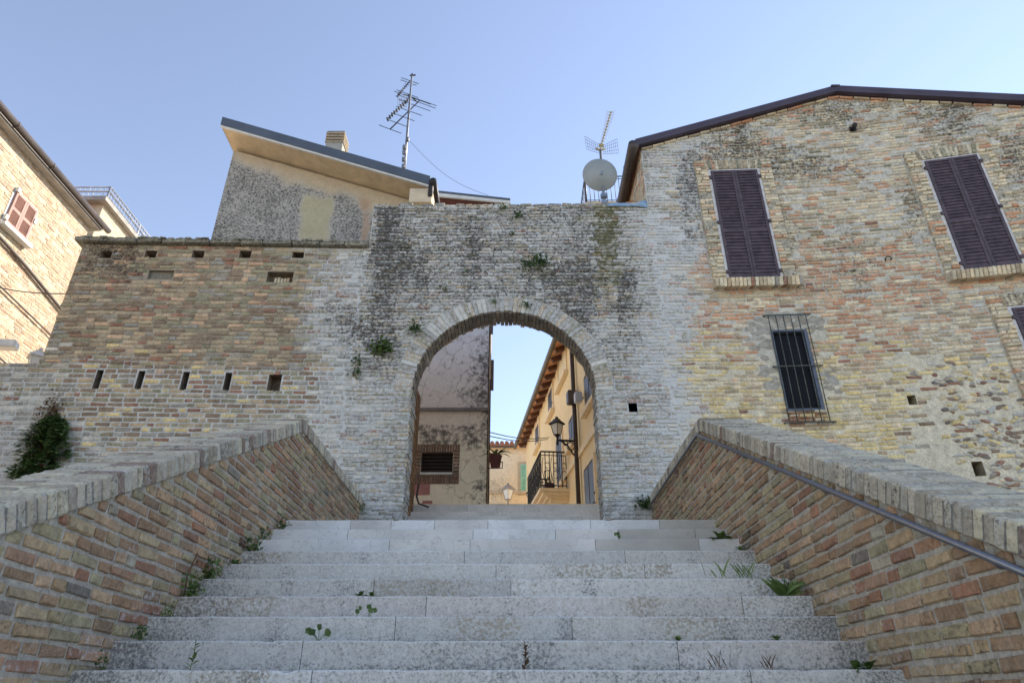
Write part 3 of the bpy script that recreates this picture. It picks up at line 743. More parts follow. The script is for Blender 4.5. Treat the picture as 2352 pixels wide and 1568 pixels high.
# side wall above the gate, back
def PS(u, v, d): return (UH-.0-d, u, v)
zs = htop(UH)
lay(mb, PS, YW+.04, YW+7, GT-.1, zs, .073, lambda u, v: True, lambda r, u, v: pick(r, T_RTOP), lambda u, v: (.4, .25, .1), rng, joint=.018, d=.008, jit=.006)
mb.add([PS(YW, BASE, 0), PS(YW+8, BASE, 0), PS(YW+8, zs, 0), PS(YW, zs, 0)], [(0, 1, 2, 3)], (.45, .42, .36), (.3, .2, .1))
mb.add([(UH, YW+8, BASE), (UE, YW+8, BASE), (UE, YW+8, htop(UE)), (UR, YW+8, ZR), (UH, YW+8, zs)], [(0, 1, 2, 3, 4)], (.4, .35, .28), (.2, .2, .1))
mb.add([(UE, SY(UE), BASE), (UE, YW+8, BASE), (UE, YW+8, htop(UE)), (UE, SY(UE), htop(UE))], [(0, 1, 2, 3)], (.4, .35, .28), (.2, .2, .1))
mb.build('wall', M['masonry'], hs)
# roof with purple verge flashing
rf = MB()
us = [UH-.12]+[UH+.4*i for i in range(1, int((UR-UH)/.4)+1)]+[UR]+[UR+.4*i for i in range(1, 17)]+[UE+.2]
V = []; Fq = []
for u in us:
    z = htop(u)+.02; V += [(u, SY(u)-.04, z), (u, YW+8.3, z), (u, YW+8.3, z+.10), (u, SY(u)-.04, z+.10)]
for i in range(len(us)-1):
    a, b_ = i*4, i*4+4
    Fq += [(a, b_, b_+1, a+1), (a+2, a+1, b_+1, b_+2), (a+3, a+2, b_+2, b_+3), (a, a+3, b_+3, b_)]
Fq += [(0, 1, 2, 3), tuple(range(len(V)-4, len(V)))]
rf.add(V, Fq); roof = rf.build('roof', M['tile'], hs)
vt = MB(); V = []; Fq = []
for u in us:
    z = htop(u)-.005; y = SY(u)-.145; V += [(u, y, z), (u, y+.125, z), (u, y+.125, z+.145), (u, y-.015, z+.15)]
for i in range(len(us)-1):
    a, b_ = i*4, i*4+4
    Fq += [(a, b_, b_+1, a+1), (a+2, a+1, b_+1, b_+2), (a+3, a+2, b_+2, b_+3), (a, a+3, b_+3, b_)]
Fq += [(0, 1, 2, 3), tuple(range(len(V)-4, len(V)))]
vt.add(V, Fq)
vt.box((UR, SY(UR)-.13, htop(UR)+.13), (.09, .05, .022), bev=.01); vt.build('verge_trim', M['trim'], roof)
gt = MB(); zg = zs-.02
pts = []
gt.tube([(UH-.16, YW-.15, zg), (UH-.16, YW+.3, zg), (UH-.16, YW+2, zg), (UH-.16, YW+8, zg)], .105, 14)
for yy in (YW+.5, YW+1.5, YW+2.5): gt.tube([(UH-.16, yy, zg), (UH-.16, yy+.03, zg)], .112, 14)
gt.build('gutter', M['gutterbrown'], roof)

def louvre_leaf(mb, u0, u1, v0, v1, P, split=.42, n1=20, n2=13, fr=.045, mid=.05):
    """one shutter leaf: stiles, rails and tilted slats; P(u, v, d)"""
    def bx(a, b_, c, d_, d0, d1, tilt=0):
        vs = [P(a, c, d0), P(b_, c, d0), P(b_, d_, d0), P(a, d_, d0), P(a, c, d1), P(b_, c, d1), P(b_, d_, d1), P(a, d_, d1)]
        if tilt: vs = [P(a, c, d1-.004), P(b_, c, d1-.004), P(b_, d_, d0), P(a, d_, d0), P(a, c, d1+.004), P(b_, c, d1+.004), P(b_, d_, d0+.008), P(a, d_, d0+.008)]
        mb.add(vs, [(3, 2, 1, 0), (4, 5, 6, 7), (0, 1, 5, 4), (1, 2, 6, 5), (2, 3, 7, 6), (3, 0, 4, 7)])
    vm = v0+(v1-v0)*split
    bx(u0, u0+fr, v0, v1, 0, .035); bx(u1-fr, u1, v0, v1, 0, .035)
    for a, b_ in ((v0, v0+fr*1.3), (vm-mid/2, vm+mid/2), (v1-fr, v1)): bx(u0+fr, u1-fr, a, b_, .001, .033)
    for a, b_, n in ((v0+fr*1.3, vm-mid/2, n2), (vm+mid/2, v1-fr, n1)):
        hgt = (b_-a)/n
        for i in range(n): bx(u0+fr, u1-fr, a+hgt*i+.002, a+hgt*(i+1)+.004, .006, .026, 1)
    bx(u0+fr, u1-fr, v0+fr, v1-fr, -.004, .0005)
def house_window(R, lab, seed):
    rng = random.Random(seed); u0, u1, v0, v1 = R; wmb = MB(); PN = PW
    # brick frame standing proud of the wall, white plaster strip next to the leaves, flat arch above
    PR = .055; A, B = u0-.29, u1+.29
    for a, b_ in ((A, u0-.045), (u1+.045, B)):
        def cf(r, u, v):
            t = (v-v0)/(v1-v0)+r.uniform(-.12, .12); return pick(r, [(4, CREAM), (1, (.66, .50, .34))] if t > .55 else [(1.2, ORANGE), (2, PINK), (4, CREAM)] if t > .25 else [(4, CREAM), (1, TAN), (.6, ORANGE)])
        lay(wmb, PW, a, b_, v0-.02, v1+.05, .073, lambda u, v: True, cf, lambda u, v: (.2, .22, .0), rng, lens=(.26, .13), joint=.012, d=PR, jit=.004)
        q = [PW(a+.008, v0-.02, 0), PW(b_-.006, v0-.02, 0), PW(b_-.006, v1+.05, 0), PW(a+.008, v1+.05, 0)]
        wmb.prism(q, (0, -PR*.72, 0), col=(.40, .36, .28), wx=(.1, .5, .25))
    # flat arch of splayed bricks between two level corners
    wmb.prism([PW(A+.008, v1+.05, 0), PW(B-.008, v1+.05, 0), PW(B-.008, v1+.275, 0), PW(A+.008, v1+.275, 0)], (0, -PR*.7, 0), col=(.38, .35, .28), wx=(.1, .55, .25))
    for a, b_ in ((A, u0-.10), (u1+.10, B)):
        for k in range(3): brick(wmb, PW, a, b_, v1+.055+.073*k, v1+.12+.073*k, PR, rng, pick(rng, [(3, CREAM), (1, TAN), (1, ORANGE)]), (.15, .5, .2))
    n = int((u1-u0+.2)/.066)
    for i in range(n):
        a = u0-.09+(u1-u0+.18)*i/n; b_ = u0-.09+(u1-u0+.18)*(i+1)/n; lean = (i+.5)/n-.5
        P2 = lambda uu, vv, d: PW(uu+lean*.30*(vv-v1-.04), vv, d)
        brick(wmb, P2, a+.006, b_-.006, v1+.04, v1+.27, PR*rng.uniform(.9, 1.15), rng, pick(rng, [(3, CREAM), (2, TAN), (1, OLIVE), (.7, ORANGE)]), (.2, .55, .25))
    o = wmb.build('window', M['masonry'], hs); o['label'] = lab
    pm = MB()
    for a, b_, c, d_ in ((u0-.05, u0-.002, v0-.02, v1+.035), (u1+.002, u1+.05, v0-.02, v1+.035), (u0-.002, u1+.002, v1+.004, v1+.035)):
        pm.add([PN(a, c, .045), PN(b_, c, .045), PN(b_, d_, .045), PN(a, d_, .045), PN(a, c, .0), PN(b_, c, .0), PN(b_, d_, .0), PN(a, d_, .0)], [(0, 1, 2, 3), (0, 4, 5, 1), (1, 5, 6, 2), (2, 6, 7, 3), (3, 7, 4, 0)])
    pm.build('plaster_reveal', M['whiteplaster'], o)
    um = (u0+u1)/2
    for a, b_, hs_ in ((u0, um-.003, u0), (um+.003, u1, u1)):
        sm = MB(); louvre_leaf(sm, a, b_, v0, v1, lambda u, v, d: PN(u, v, d+.03))
        for t in (.06, .5, .93):       # hinges
            v = v0+(v1-v0)*t; sg = -1 if hs_ == u0 else 1
            sm.add([PN(hs_+sg*x, v+y, d) for x, y in ((0, -.035), (.05, -.02), (.05, .03), (0, .035)) for d in (.05, .08)], [(0, 2, 4, 6), (1, 7, 5, 3), (0, 1, 3, 2), (2, 3, 5, 4), (4, 5, 7, 6), (6, 7, 1, 0)])
        sm.build('shutter', M['shutter'], o)
    sb = MB(); n = int((u1-u0+.62)/.066)
    for i in range(n):
        a = u0-.31+(u1-u0+.62)*i/n; b_ = u0-.31+(u1-u0+.62)*(i+1)/n
        y = SY((a+b_)/2); c = ((a+b_)/2, y-.07, v0-.11)
        sb.box(c, ((b_-a)/2-.003, .14, .08), (Vector((1, 0, 0)), Vector((0, .97, .24)), Vector((0, -.24, .97))), pick(rng, [(5, CREAM), (2, TAN), (1, GREYB), (.8, RED)]), (.3, .25, 0), 0, .004, rng, .007)
    sb.box(((u0+u1)/2, SY(um)+.04, v0-.10), ((u1-u0)/2+.3, .07, .055), col=(.4, .38, .33))
    sb.build('sill', M['masonry'], o)
house_window(R1, 'upper shuttered window nearer the arch', 51); house_window(R2, 'upper shuttered window farther from the arch', 52); house_window(R3, 'lower shuttered window cut off by the right edge of the photo', 53)
# barred window
bw = MB(); u0, u1, v0, v1 = RG
for a, b_, c, d_ in ((u0-.02, u0+.012, v0-.02, v1+.02), (u1-.035, u1+.02, v0-.02, v1+.02), (u0+.012, u1-.035, v1-.015, v1+.02), (u0+.012, u1-.035, v0-.02, v0+.02)):
    bw.add([PW(a, c, .016), PW(b_, c, .016), PW(b_, d_, .016), PW(a, d_, .016), PW(a, c, -.08), PW(b_, c, -.08), PW(b_, d_, -.08), PW(a, d_, -.08)], [(0, 1, 2, 3), (0, 4, 5, 1), (1, 5, 6, 2), (2, 6, 7, 3), (3, 7, 4, 0)])
bwo = bw.build('window', plain('blue_grey_window_frame', (.10, .12, .16), .6, nscale=9), hs); bwo['label'] = 'dark window behind an iron grille'
pn = MB(); pn.add([PW(u0, v0, -.07), PW(u1, v0, -.07), PW(u1, v1, -.07), PW(u0, v1, -.07)], [(0, 1, 2, 3)]); pn.build('pane', M['pane'], bwo)
gr = MB(); gz0, gz1 = onS(1850, 974).z, onS(1806, 726).z; gu0, gu1 = u0-.09, u1+.09
for i in range(6):
    u = gu0+.06+(gu1-gu0-.12)*i/5; gr.tube([PW(u, gz0, .06), PW(u+.004, (gz0+gz1)/2, .062), PW(u, gz1, .06)], .0085, 6)
for z in (gz0+.01, (v0+v1)/2+.03, gz1-.01): gr.bar(PW(gu0-.03, z, .06), PW(gu1+.03, z, .06), .022, .016)
for u in (gu0, gu1):
    for z in (gz0+.01, gz1-.01, (v0+v1)/2+.03): gr.tube([PW(u, z, .06), PW(u, z, -.02)], .008, 6)
gr.build('grille', M['grille'], bwo)
st_ = MB(); rng = random.Random(77)     # rusty sill stone under it
st_.add([PW(u0-.02, gz0+.02, .006), PW(u1+.03, gz0+.02, .006), PW(u1+.03, v0-.02, .006), PW(u0-.02, v0-.02, .006), PW(u0, gz0-.12, .005), PW(u1, gz0-.10, .005)], [(0, 1, 2, 3), (4, 5, 1, 0)], [(.22, .10, .04)]*4+[(.40, .33, .2)]*2, (.1, .45, .1))
st_.build('rusty_sill', M['masonry'], bwo)
# fittings on the facade
t = MB(); p = onS(1958, 298, .0); p2 = p+Vector((-.02, -.16, -.02)); t.tube([p, p2], .045, 12); t.box(p+Vector((0, 0, 0)), (.06, .02, .06)); tag(t.build('vent_pipe', M['iron']), 'short black pipe end poking out high under the gable', 'pipe')
t = MB(); p = onS(2034, 600); t.tube([p, p+Vector((-.02, -.05, .03)), p+Vector((.0, -.09, .04)), p+Vector((.045, -.10, .02)), p+Vector((.05, -.1, -.03)), p+Vector((.02, -.1, -.05))], .011, 6); tag(t.build('iron_hook', M['iron']), 'small black iron hook on the orange brick between the two upper windows', 'hook')

# ------------------------------------------------------------------ stucco house above the left wall
YS = 10.85
sh = thing('stucco_house', 'grey lichen-stained stucco house with sloping roof above the brown wall', 'house', (-4.6, YS, ST))
A = onY(485, 553, YS); B = onY(537, 345, YS); C2 = onY(950, 462, YS)
xl = B.x; xr2 = C2.x+.05
def stop(u): return B.z+(C2.z-B.z)*(u-B.x)/(C2.x-B.x)
def scol(u, v):
    x, y = proj((u, YS, v)); x += 10*nz(u*3, v*3); y += 12*nz(u*3, v*3, 4); dn = (y-(345+(x-537)*.27))
    plain_ = ss(40, 8, dn+22*nz(u*1.6, 3)-ss(640, 760, x)*14)
    c = mix((.42, .40, .36), (.50, .41, .29), plain_)
    pat = ss(690, 700, x-(470-y)*.12)*ss(770, 758, x-(470-y)*.14)*ss(446, 462, y); c = mix(c, (.42, .38, .26), pat)
    orange = ss(828, 834, x)*ss(852, 846, x)*ss(450, 465, y); c = mix(c, (.42, .28, .18), orange*.8)
    d = max(0, .70*(1-plain_)*(1-pat)*(1-.5*orange)*(1-.25*ss(930, 980, x))+.12*plain_*ss(-.1, .3, nz(u*1.2, v*1.2, 8)))
    return c, (.5*(1-plain_)*(1-pat), d, .12*pat)
mb = MB(); nu, nv_ = 64, 44; V = []; C = []; W = []; Fq = []
for i in range(nu+1):
    u = xl+(xr2-xl)*i/nu
    for j in range(nv_+1):
        v = ST-.5+(stop(u)-ST+.5)*(j/nv_)**.6; c, w2 = scol(u, v); V.append((u, YS+.01*nz(u*3, v*3), v)); C.append(c); W.append(w2)
for i in range(nu):
    for j in range(nv_): q = i*(nv_+1)+j; Fq.append((q, q+nv_+1, q+nv_+2, q+1))
mb.add(V, Fq, C, W)
mb.prism([(xl, YS+.03, ST-.5), (xr2, YS+.03, ST-.5), (xr2, YS+.03, stop(xr2)), (xl, YS+.03, stop(xl))], (0, .9, 0), col=(.42, .33, .22), wx=(.1, .15, 0))
mb.add([(xl, YS, ST-.5), (xl, YS+.03, ST-.5), (xl, YS+.03, stop(xl)), (xl, YS, stop(xl))], [(0, 1, 2, 3)], (.42, .33, .22))
mb.build('wall', M['plaster'], sh)
# roof slab: underside over the wall, overhanging to the front and the left
OV = .55; YF = YS-OV
e0 = onY(509, 291, YF); e1 = onY(985, 428, YF); t0 = onY(508, 273, YF); t1 = onY(985, 412, YF)
zz = lambda u: e0.z+(e1.z-e0.z)*(u-e0.x)/(e1.x-e0.x)
rise_b = (stop(-4)-zz(-4))/OV                         # the roof climbs towards the back
def RP(u, y, d): return (u, y, zz(u)+(y-YF)*rise_b*0+max(0, 0)+d)
mb = MB(); ua, ub = e0.x, e1.x
mb.add([(ua, YF, zz(ua)), (ub, YF, zz(ub)), (ub, YS+1.05, stop(ub)+.02), (ua, YS+1.05, stop(ua)+.02), (ua, YF, zz(ua)+.05), (ub, YF, zz(ub)+.05), (ub, YS+1.05, stop(ub)+.25), (ua, YS+1.05, stop(ua)+.25)], [(3, 2, 1, 0), (4, 5, 6, 7), (0, 1, 5, 4), (1, 2, 6, 5), (2, 3, 7, 6), (3, 0, 4, 7)])
srf = mb.build('roof', M['soffit'], sh)
def slabline(mb, y, z0, z1, yd, a=None, b_=None):
    a = ua-.02 if a is None else a; b_ = ub+.02 if b_ is None else b_
    mb.prism([(a, y, zz(a)+z0), (b_, y, zz(b_)+z0), (b_, y, zz(b_)+z1), (a, y, zz(a)+z1)], (0, yd, 0))
mb = MB(); hfa = t0.z-e0.z
slabline(mb, YF-.03, .03, hfa+.02, .10); mb.prism([(ua-.03, YF+.07, zz(ua)+.04), (ub+.03, YF+.07, zz(ub)+.04), (ub+.03, YF+.07, zz(ub)+hfa), (ua-.03, YF+.07, zz(ua)+hfa)], (0, 1.5, (stop(-4)-zz(-4))*1.0)); mb.build('fascia', M['slate'], srf)
mb = MB(); slabline(mb, YF-.012, -.012, .03, .05); mb.build('drip_edge', M['white'], srf)
bb0 = onY(938, 440, YF); bb1 = onY(988, 462, YF)
mb = MB(); mb.box(((bb0.x+bb1.x)/2+.02, YF+.22, (bb0.z+bb1.z)/2+.05), (.22, .2, .17), bev=.01); mb.build('beam_end', M['tan'], srf)
mb = MB(); gp = onY(986, 425, YF); mb.tube([gp+Vector((.04, -.02, .05)), gp+Vector((.04, -.02, -.18)), gp+Vector((.0, .12, -.32)), gp+Vector((-.25, .55, -.42)), gp+Vector((-.4, .68, -.7))], .05, 10)
mb.tube([gp+Vector((.08, -.1, .03)), gp+Vector((.08, .9, .03))], .07, 10); mb.build('downpipe', M['iron'], srf)
# lower roof of the lean-to
lt = MB(); la = onY(986, 440, 12.9); lb = onY(1172, 460, 12.9); la2 = onY(986, 452, 12.9); lb2 = onY(1172, 472, 12.9)
lt.prism([la, lb, lb+Vector((0, 0, .06)), la+Vector((0, 0, .06))], (0, 1.8, .0)); lo = lt.build('lean_to_roof', M['slate'], sh)
lt = MB(); lt.prism([la-Vector((0, -.01, .10)), lb-Vector((0, -.01, .08)), lb-Vector((0, -.01, .0)), la-Vector((0, -.01, 0))], (0, .05, 0)); lt.build('white_fascia', M['white'], lo)
lt = MB(); lt.prism([la+Vector((0, .08, -.10)), lb+Vector((-.03, .08, -.08)), lb+Vector((-.4, .7, -.5)), la+Vector((0, .7, -.5))], (0, .1, .0)); lt.build('red_boards', M['darkred'], lo)
# chimney
c0 = onY(741, 352, 11.3); c1 = onY(786, 352, 11.3); cx = (c0.x+c1.x)/2; cz = onY(763, 302, 11.3).z
mb = MB(); hw = (c1.x-c0.x)/2*.86; mb.box((cx, 11.5, cz-.85), (hw, hw, .55), col=(.36, .34, .30), wx=(.2, .35, 0)); ch = mb.build('chimney', M['plaster'], srf)
mb = MB()
for k in range(4): mb.box((cx, 11.5, cz-.30+.085*k), (hw*(1.13), hw*1.13, .024), col=(.40, .33, .24), wx=(.1, .4, 0), bev=.008)
mb.box((cx, 11.5, cz-.16), (hw*.8, hw*.8, .16), col=(.10, .09, .08)); mb.box((cx, 11.5, cz+.0), (hw*1.05, hw*1.05, .018), col=(.2, .17, .14))
mb.build('chimney_cap', M['plaster'], ch)

# television aerial on the stucco roof
YA = 11.3
ab = onY(929, 402, YA); at_ = onY(946, 174, YA)
an_ = thing('rooftop_aerial', 'tall rooftop mast with several crossed comb-like aerials on the stucco house', 'aerial', ab)
def tipt(x, y, dy=0): return onY(x, y, YA+dy)
mb = MB(); mb.tube([ab-Vector((0, 0, .3)), tipt(934, 322), at_], [.030, .028, .020], 8)
for yy in (322, 340, 352, 368, 384): q = tipt(933-(yy-322)*.05, yy); mb.box(q+Vector((.03 if yy % 4 else -.03, -.02, 0)), (.035, .03, .05))
mb.build('mast', M['alum'], an_)
def yagi(a, b_, da, db, elems, half, r=.008, name='antenna', perp=None, w_=None, mat='iron'):
    pa, pb = tipt(*a, da), tipt(*b_, db); m = MB(); m.tube([pa, pb], .014, 6); d = (pb-pa).normalized()
    pv = (perp or Vector((1, .55, -.12))).normalized()
    for i in range(elems):
        t = i/(elems-1); c = pa.lerp(pb, t); hl = half*(1-.25*abs(t-.2)) if not w_ else w_[i]
        m.tube([c-pv*hl, c+pv*hl], r, 5)
    return m.build(name, M[mat], an_)
PVx = Vector((.86, .0, -.42))
yagi((890, 274), (940, 226), -.6, .1, 11, .05, .02, perp=Vector((.3, 0, -1)))
yagi((896, 297), (965, 230), -.5, .4, 6, .38, perp=PVx, w_=[.28, .26, .30, .34, .42, .45])
yagi((912, 222), (942, 186), -.3, .1, 9, .07, perp=PVx, w_=[.04]*5+[.05, .06, .22, .24])
yagi((936, 216), (958, 234), .2, .3, 3, .4, perp=PVx, w_=[.3, .5, .5])
m = MB()                                   # grid reflector
g0, g1, g2, g3 = tipt(914, 215), tipt(934, 218), tipt(934, 246), tipt(914, 241)
for t in (0, .2, .4, .6, .8, 1): m.tube([g0.lerp(g1, t), g3.lerp(g2, t)], .005, 4)
for t in (0, .5, 1): m.tube([g0.lerp(g3, t), g1.lerp(g2, t)], .006, 4)
m.build('reflector', M['alum'], an_)
t = MB(); t.tube([at_+Vector((-.05, 0, 0)), at_+Vector((.09, 0, .02))], .02, 6); t.tube([at_+Vector((0, 0, -.05)), at_+Vector((0, 0, .07))], .018, 6); t.build('mast_tip', M['iron'], an_)
t = MB(); a, b_ = tipt(941, 324), onY(1122, 449, YA); t.tube([a.lerp(b_, i/8)-Vector((0, 0, .25*math.sin(math.pi*i/8))) for i in range(9)], .004, 4); tag(t.build('guy_wire', M['wire']), 'thin guy wire from the tall mast down to the low roof', 'wire')

# satellite dish on the gate wall
YD = YW+.25
dm = onY(1388, 468, YD); dt_ = onY(1379, 345, YD)
ds = thing('satellite_dish', 'round grey satellite dish seen from behind on top of the gate wall', 'satellite dish', dm)
dc = onY(1380, 396, YD-.15); R_ = .335
mb = MB(); axd = Vector((-.05, 1, .28)).normalized()
prof = []
for i in range(9):
    r = R_*i/8; prof.append((max(r, .001), .10*(r/R_)**2))
prof += [(R_+.008, .104), (R_+.008, .112)]
for i in range(8, -1, -1):
    r = R_*i/8; prof.append((max(r, .001), .10*(r/R_)**2+.010))
mb.lathe(dc, prof, 48, axd); mb.build('reflector', M['dish'], ds)
mb = MB(); mb.tube([dm-Vector((0, 0, .3)), dm, dm.lerp(dt_, .5), dt_], .026, 10); mb.build('mast', M['alum'], ds)
mb = MB(); q = dm.lerp(dt_, .48)+Vector((0, -.01, 0)); mb.box(q, (.045, .04, .14)); mb.box(q+Vector((0, -.03, .09)), (.09, .015, .018)); mb.box(q+Vector((0, -.03, -.10)), (.08, .015, .014)); mb.bar(q, dc+Vector((0, -.0, 0)), .06, .1)
mb.box(dm.lerp(dt_, .14), (.06, .05, .05), bev=.012); mb.box(dm.lerp(dt_, .02), (.055, .05, .04), bev=.012)
mb.build('clamp', M['bluegrey'], ds)
# aerial above the dish
a0 = onY(1379, 343, YD); ga = thing('grid_aerial', 'long yellowish aerial boom with wire grid wings above the satellite dish', 'aerial', a0)
b0, b1 = onY(1381, 334, YD), onY(1403, 258, YD-.5)
mb = MB(); mb.tube([a0, b0, b1], .012, 6); dd = (b1-b0).normalized()
for i in range(12):
    c = b0.lerp(b1, .05+.95*i/11); hl = .035+.045*(i/11)
    for sg in (1, -1):
        p0 = c+Vector((sg*.008, 0, 0)); mb.tube([p0, c+Vector((sg*hl, 0, .03)), c+Vector((sg*hl, 0, -.035)), p0], .004, 4)
    mb.box(c, (.014, .014, .014))
mb.build('boom', M['brass'], ga)
mb = MB(); mb.tube([b0+Vector((-.05, 0, .0)), b0+Vector((.05, 0, -.01))], .036, 10); mb.tube([a0+Vector((-.1, 0, .02)), a0+Vector((0, 0, -.02)), a0+Vector((.09, 0, .01))], .022, 8); mb.build('junction_box', M['brass'], ga)
for nm, pts in (('wing', [(1343, 313), (1376, 332), (1379, 353), (1347, 343)]), ('wing', [(1386, 334), (1417, 319), (1421, 352), (1386, 354)])):
    mb = MB(); q = [onY(*p, YD+dy) for p, dy in zip(pts, (-.15, .05, .05, -.15) if pts[0][0] < 1380 else (.05, -.15, -.15, .05))]
    for i in range(8): t = i/7; mb.tube([q[0].lerp(q[1], t), q[3].lerp(q[2], t)], .0032, 4)
    for i in range(5): t = i/4; mb.tube([q[0].lerp(q[3], t), q[1].lerp(q[2], t)], .0032, 4)
    mb.build(nm, M['alum'], ga)
# roof terrace railing behind the dish
YT = 14.5
bt = thing('roof_terrace', 'small roof terrace with thin iron railing behind the satellite dish', 'terrace', onY(1390, 466, YT))
p0, p1 = onY(1347, 464, YT), onY(1445, 462, YT); top = onY(1425, 405, YT).z
mb = MB(); mb.box(((p0.x+p1.x)/2, YT+1, p0.z-.09), ((p1.x-p0.x)/2, 1.0, .12)); mb.box(((p0.x+p1.x)/2, YT+1.2, (p0.z+ST)/2-.15), ((p1.x-p0.x)/2-.05, .8, (p0.z-ST)/2)); mb.build('slab', M['soffit'], bt)
mb = MB(); mb.tube([(p0.x, YT, top), (p1.x, YT, top)], .018, 6); mb.tube([(p0.x, YT, top-.09), (p1.x, YT, top-.09)], .010, 6); mb.tube([(p0.x, YT, p0.z+.06), (p1.x, YT, p0.z+.06)], .010, 6)
n = 10
for i in range(n+1): x = p0.x+(p1.x-p0.x)*i/n; mb.tube([(x, YT, p0.z), (x, YT, top)], .025 if i == 0 else .009, 6)
mb.tube([(p0.x, YT, top), (p0.x, YT+1.9, top)], .018, 6)
for i in range(8): mb.tube([(p0.x, YT+.25*i, p0.z), (p0.x, YT+.25*i, top)], .009, 6)
mb.build('railing', M['iron'], bt)
# blue tarpaulin strip lying on the wall head
rng = random.Random(3); V = []; n = 14; a = onY(1395, 466, YW-.06); b_ = onY(1487, 468, YW-.06); Fq = []
for i in range(n+1):
    t = i/n; x = a.x+(b_.x-a.x)*t; e_ = ss(.7, 1, t)
    for k in range(6):
        s_ = k/5; V.append((x+.02*nz(t*5, k), YW-.05+.28*s_+.01*nz(t*7, k), GT+.035+.05*math.sin(math.pi*s_)*(.5+e_)+.09*e_*(1-s_)*(.6+.8*nz(t*9, s_*3))-(.10*(1-s_) if k == 0 else 0)*(1+e_)))
for i in range(n):
    for k in range(5): q = i*6+k; Fq.append((q, q+6, q+7, q+1))
mb = MB(); mb.add(V, Fq, smooth=True); o = mb.build('tarpaulin', M['cloth']); md = o.modifiers.new('t', 'SOLIDIFY'); md.thickness = .008; tag(o, 'crumpled pale blue sheet on the wall head beside the house corner', 'tarpaulin')

# ------------------------------------------------------------------ sunlit house at the left
XLH = -10.4
lh = thing('sunlit_house', 'sunlit pale brick house at the far left with pink shutters', 'house', (XLH, 9, ST))
def PX(u, v, d): return (XLH+d, u, v)
e = onX(208, 502, XLH+.22); zE = e.z; yend = onX(206, 520, XLH).y
mb = MB(); rng = random.Random(61)
T_SUN = [(3, (.46, .34, .22)), (2, (.50, .39, .27)), (1.5, (.43, .28, .18)), (1, (.38, .30, .22))]
lay(mb, PX, 5.0, yend, 3.4, zE, .075, lambda u, v: True, lambda r, u, v: pick(r, T_SUN), lambda u, v: (.08+.2*nz(u*.7, v*.7), .16, .05), rng, joint=.02, d=.007, jit=.006, skip=lambda u, v, r: r.random() < .12)
mb.prism([(XLH, 2, BASE), (XLH, yend, BASE), (XLH, yend, zE), (XLH, 2, zE)], (-7, 0, 0), col=(.50, .42, .31), wx=(.25, .05, 0))
mb.build('wall', M['masonry'], lh)
mb = MB(); mb.box((XLH+.05, (yend+1.9)/2, zE+.05), (.15, (yend-1.9)/2+.15, .05)); ev = mb.build('eave', M['greysoffit'], lh)
mb = MB(); mb.box((XLH-3.2, (yend+1.9)/2, zE+.17), (3.7, (yend-1.9)/2+.18, .05), (Vector((math.cos(.2), 0, -math.sin(.2))), Vector((0, 1, 0)), Vector((math.sin(.2), 0, math.cos(.2))))); 
for v in mb.v: pass
mb.v = [(x, y, z+.98) for x, y, z in mb.v]; mb.v = [(x-.72, y, z+.02) for x, y, z in mb.v]; mb.build('roof', M['tile'], lh)
mb = MB(); mb.tube([(XLH+.25, 2, zE+.14), (XLH+.25, yend+.35, zE+.14)], .07, 12); mb.box((XLH+.20, (yend+2)/2, zE+.10), (.035, (yend-2)/2+.15, .07))
for yy in (6.5, 7.7, 8.9, 10.1, 11.3): mb.tube([(XLH+.25, yy, zE+.14), (XLH+.25, yy+.04, zE+.14)], .078, 12)
mb.build('gutter', M['gutterbrown'], ev)
# shuttered window
q = [onX(*p, XLH) for p in ((38, 440), (84, 490), (50, 553), (5, 505))]
y0, y1 = (q[0].y+q[3].y)/2, (q[1].y+q[2].y)/2; z1, z0 = (q[0].z+q[1].z)/2, (q[2].z+q[3].z)/2
mb = MB(); mb.add([PX(y0-.06, z0-.05, .012), PX(y1+.06, z0-.05, .012), PX(y1+.06, z1+.05, .012), PX(y0-.06, z1+.05, .012)], [(0, 1, 2, 3)]); wo = mb.build('window', M['whiteplaster'], lh)
for a, b_ in ((y0, (y0+y1)/2-.003), ((y0+y1)/2+.003, y1)):
    m = MB(); louvre_leaf(m, a, b_, z0, z1, lambda u, v, d: PX(u, v, d+.02), .5, 11, 11, .05, .07)
    m.build('shutter', M['shutter_pink'], wo)
m = MB(); m.box((XLH+.07, (y0+y1)/2, z0-.09), (.09, (y1-y0)/2+.1, .035)); m.build('sill', M['white'], wo)
for yy, zz_ in ((y0-.02, z0+.1), (y1+.02, z1-.25), (y0, z1+.03)):
    m = MB(); m.box((XLH+.05, yy, zz_), (.03, .035, .05)); m.build('shutter_catch', M['white'], wo)
# cables on that facade
def facade_line(pts, r, name, lab, cat):
    m = MB(); P_ = [onX(x, y, XLH+.06) for x, y in pts]; m.tube(P_, r, 8); return tag(m.build(name, M['gutterbrown']), lab, cat)
facade_line([(-60, 478), (0, 545), (60, 612), (150, 722), (200, 783)], .035, 'wall_pipe', 'thick dark pipe running down the sunlit house just below the pink window', 'pipe')
facade_line([(-60, 597), (0, 657), (42, 697), (140, 792), (190, 838)], .018, 'wall_cable', 'thin cable crossing the sunlit house below the thick pipe', 'cable')
facade_line([(-60, 770), (0, 822), (22, 842), (60, 876)], .018, 'wall_cable', 'lowest cable on the sunlit house, above the floodlight', 'cable')
m = MB(); a, b_ = onX(-60, 645, XLH+.3), onY(182, 674, YW-.05); m.tube([a.lerp(b_, i/10)-Vector((0, 0, .10*math.sin(math.pi*i/10))) for i in range(11)], .010, 6); tag(m.build('span_cable', M['wire']), 'nearly level cable strung from the sunlit house to the brown wall', 'cable')
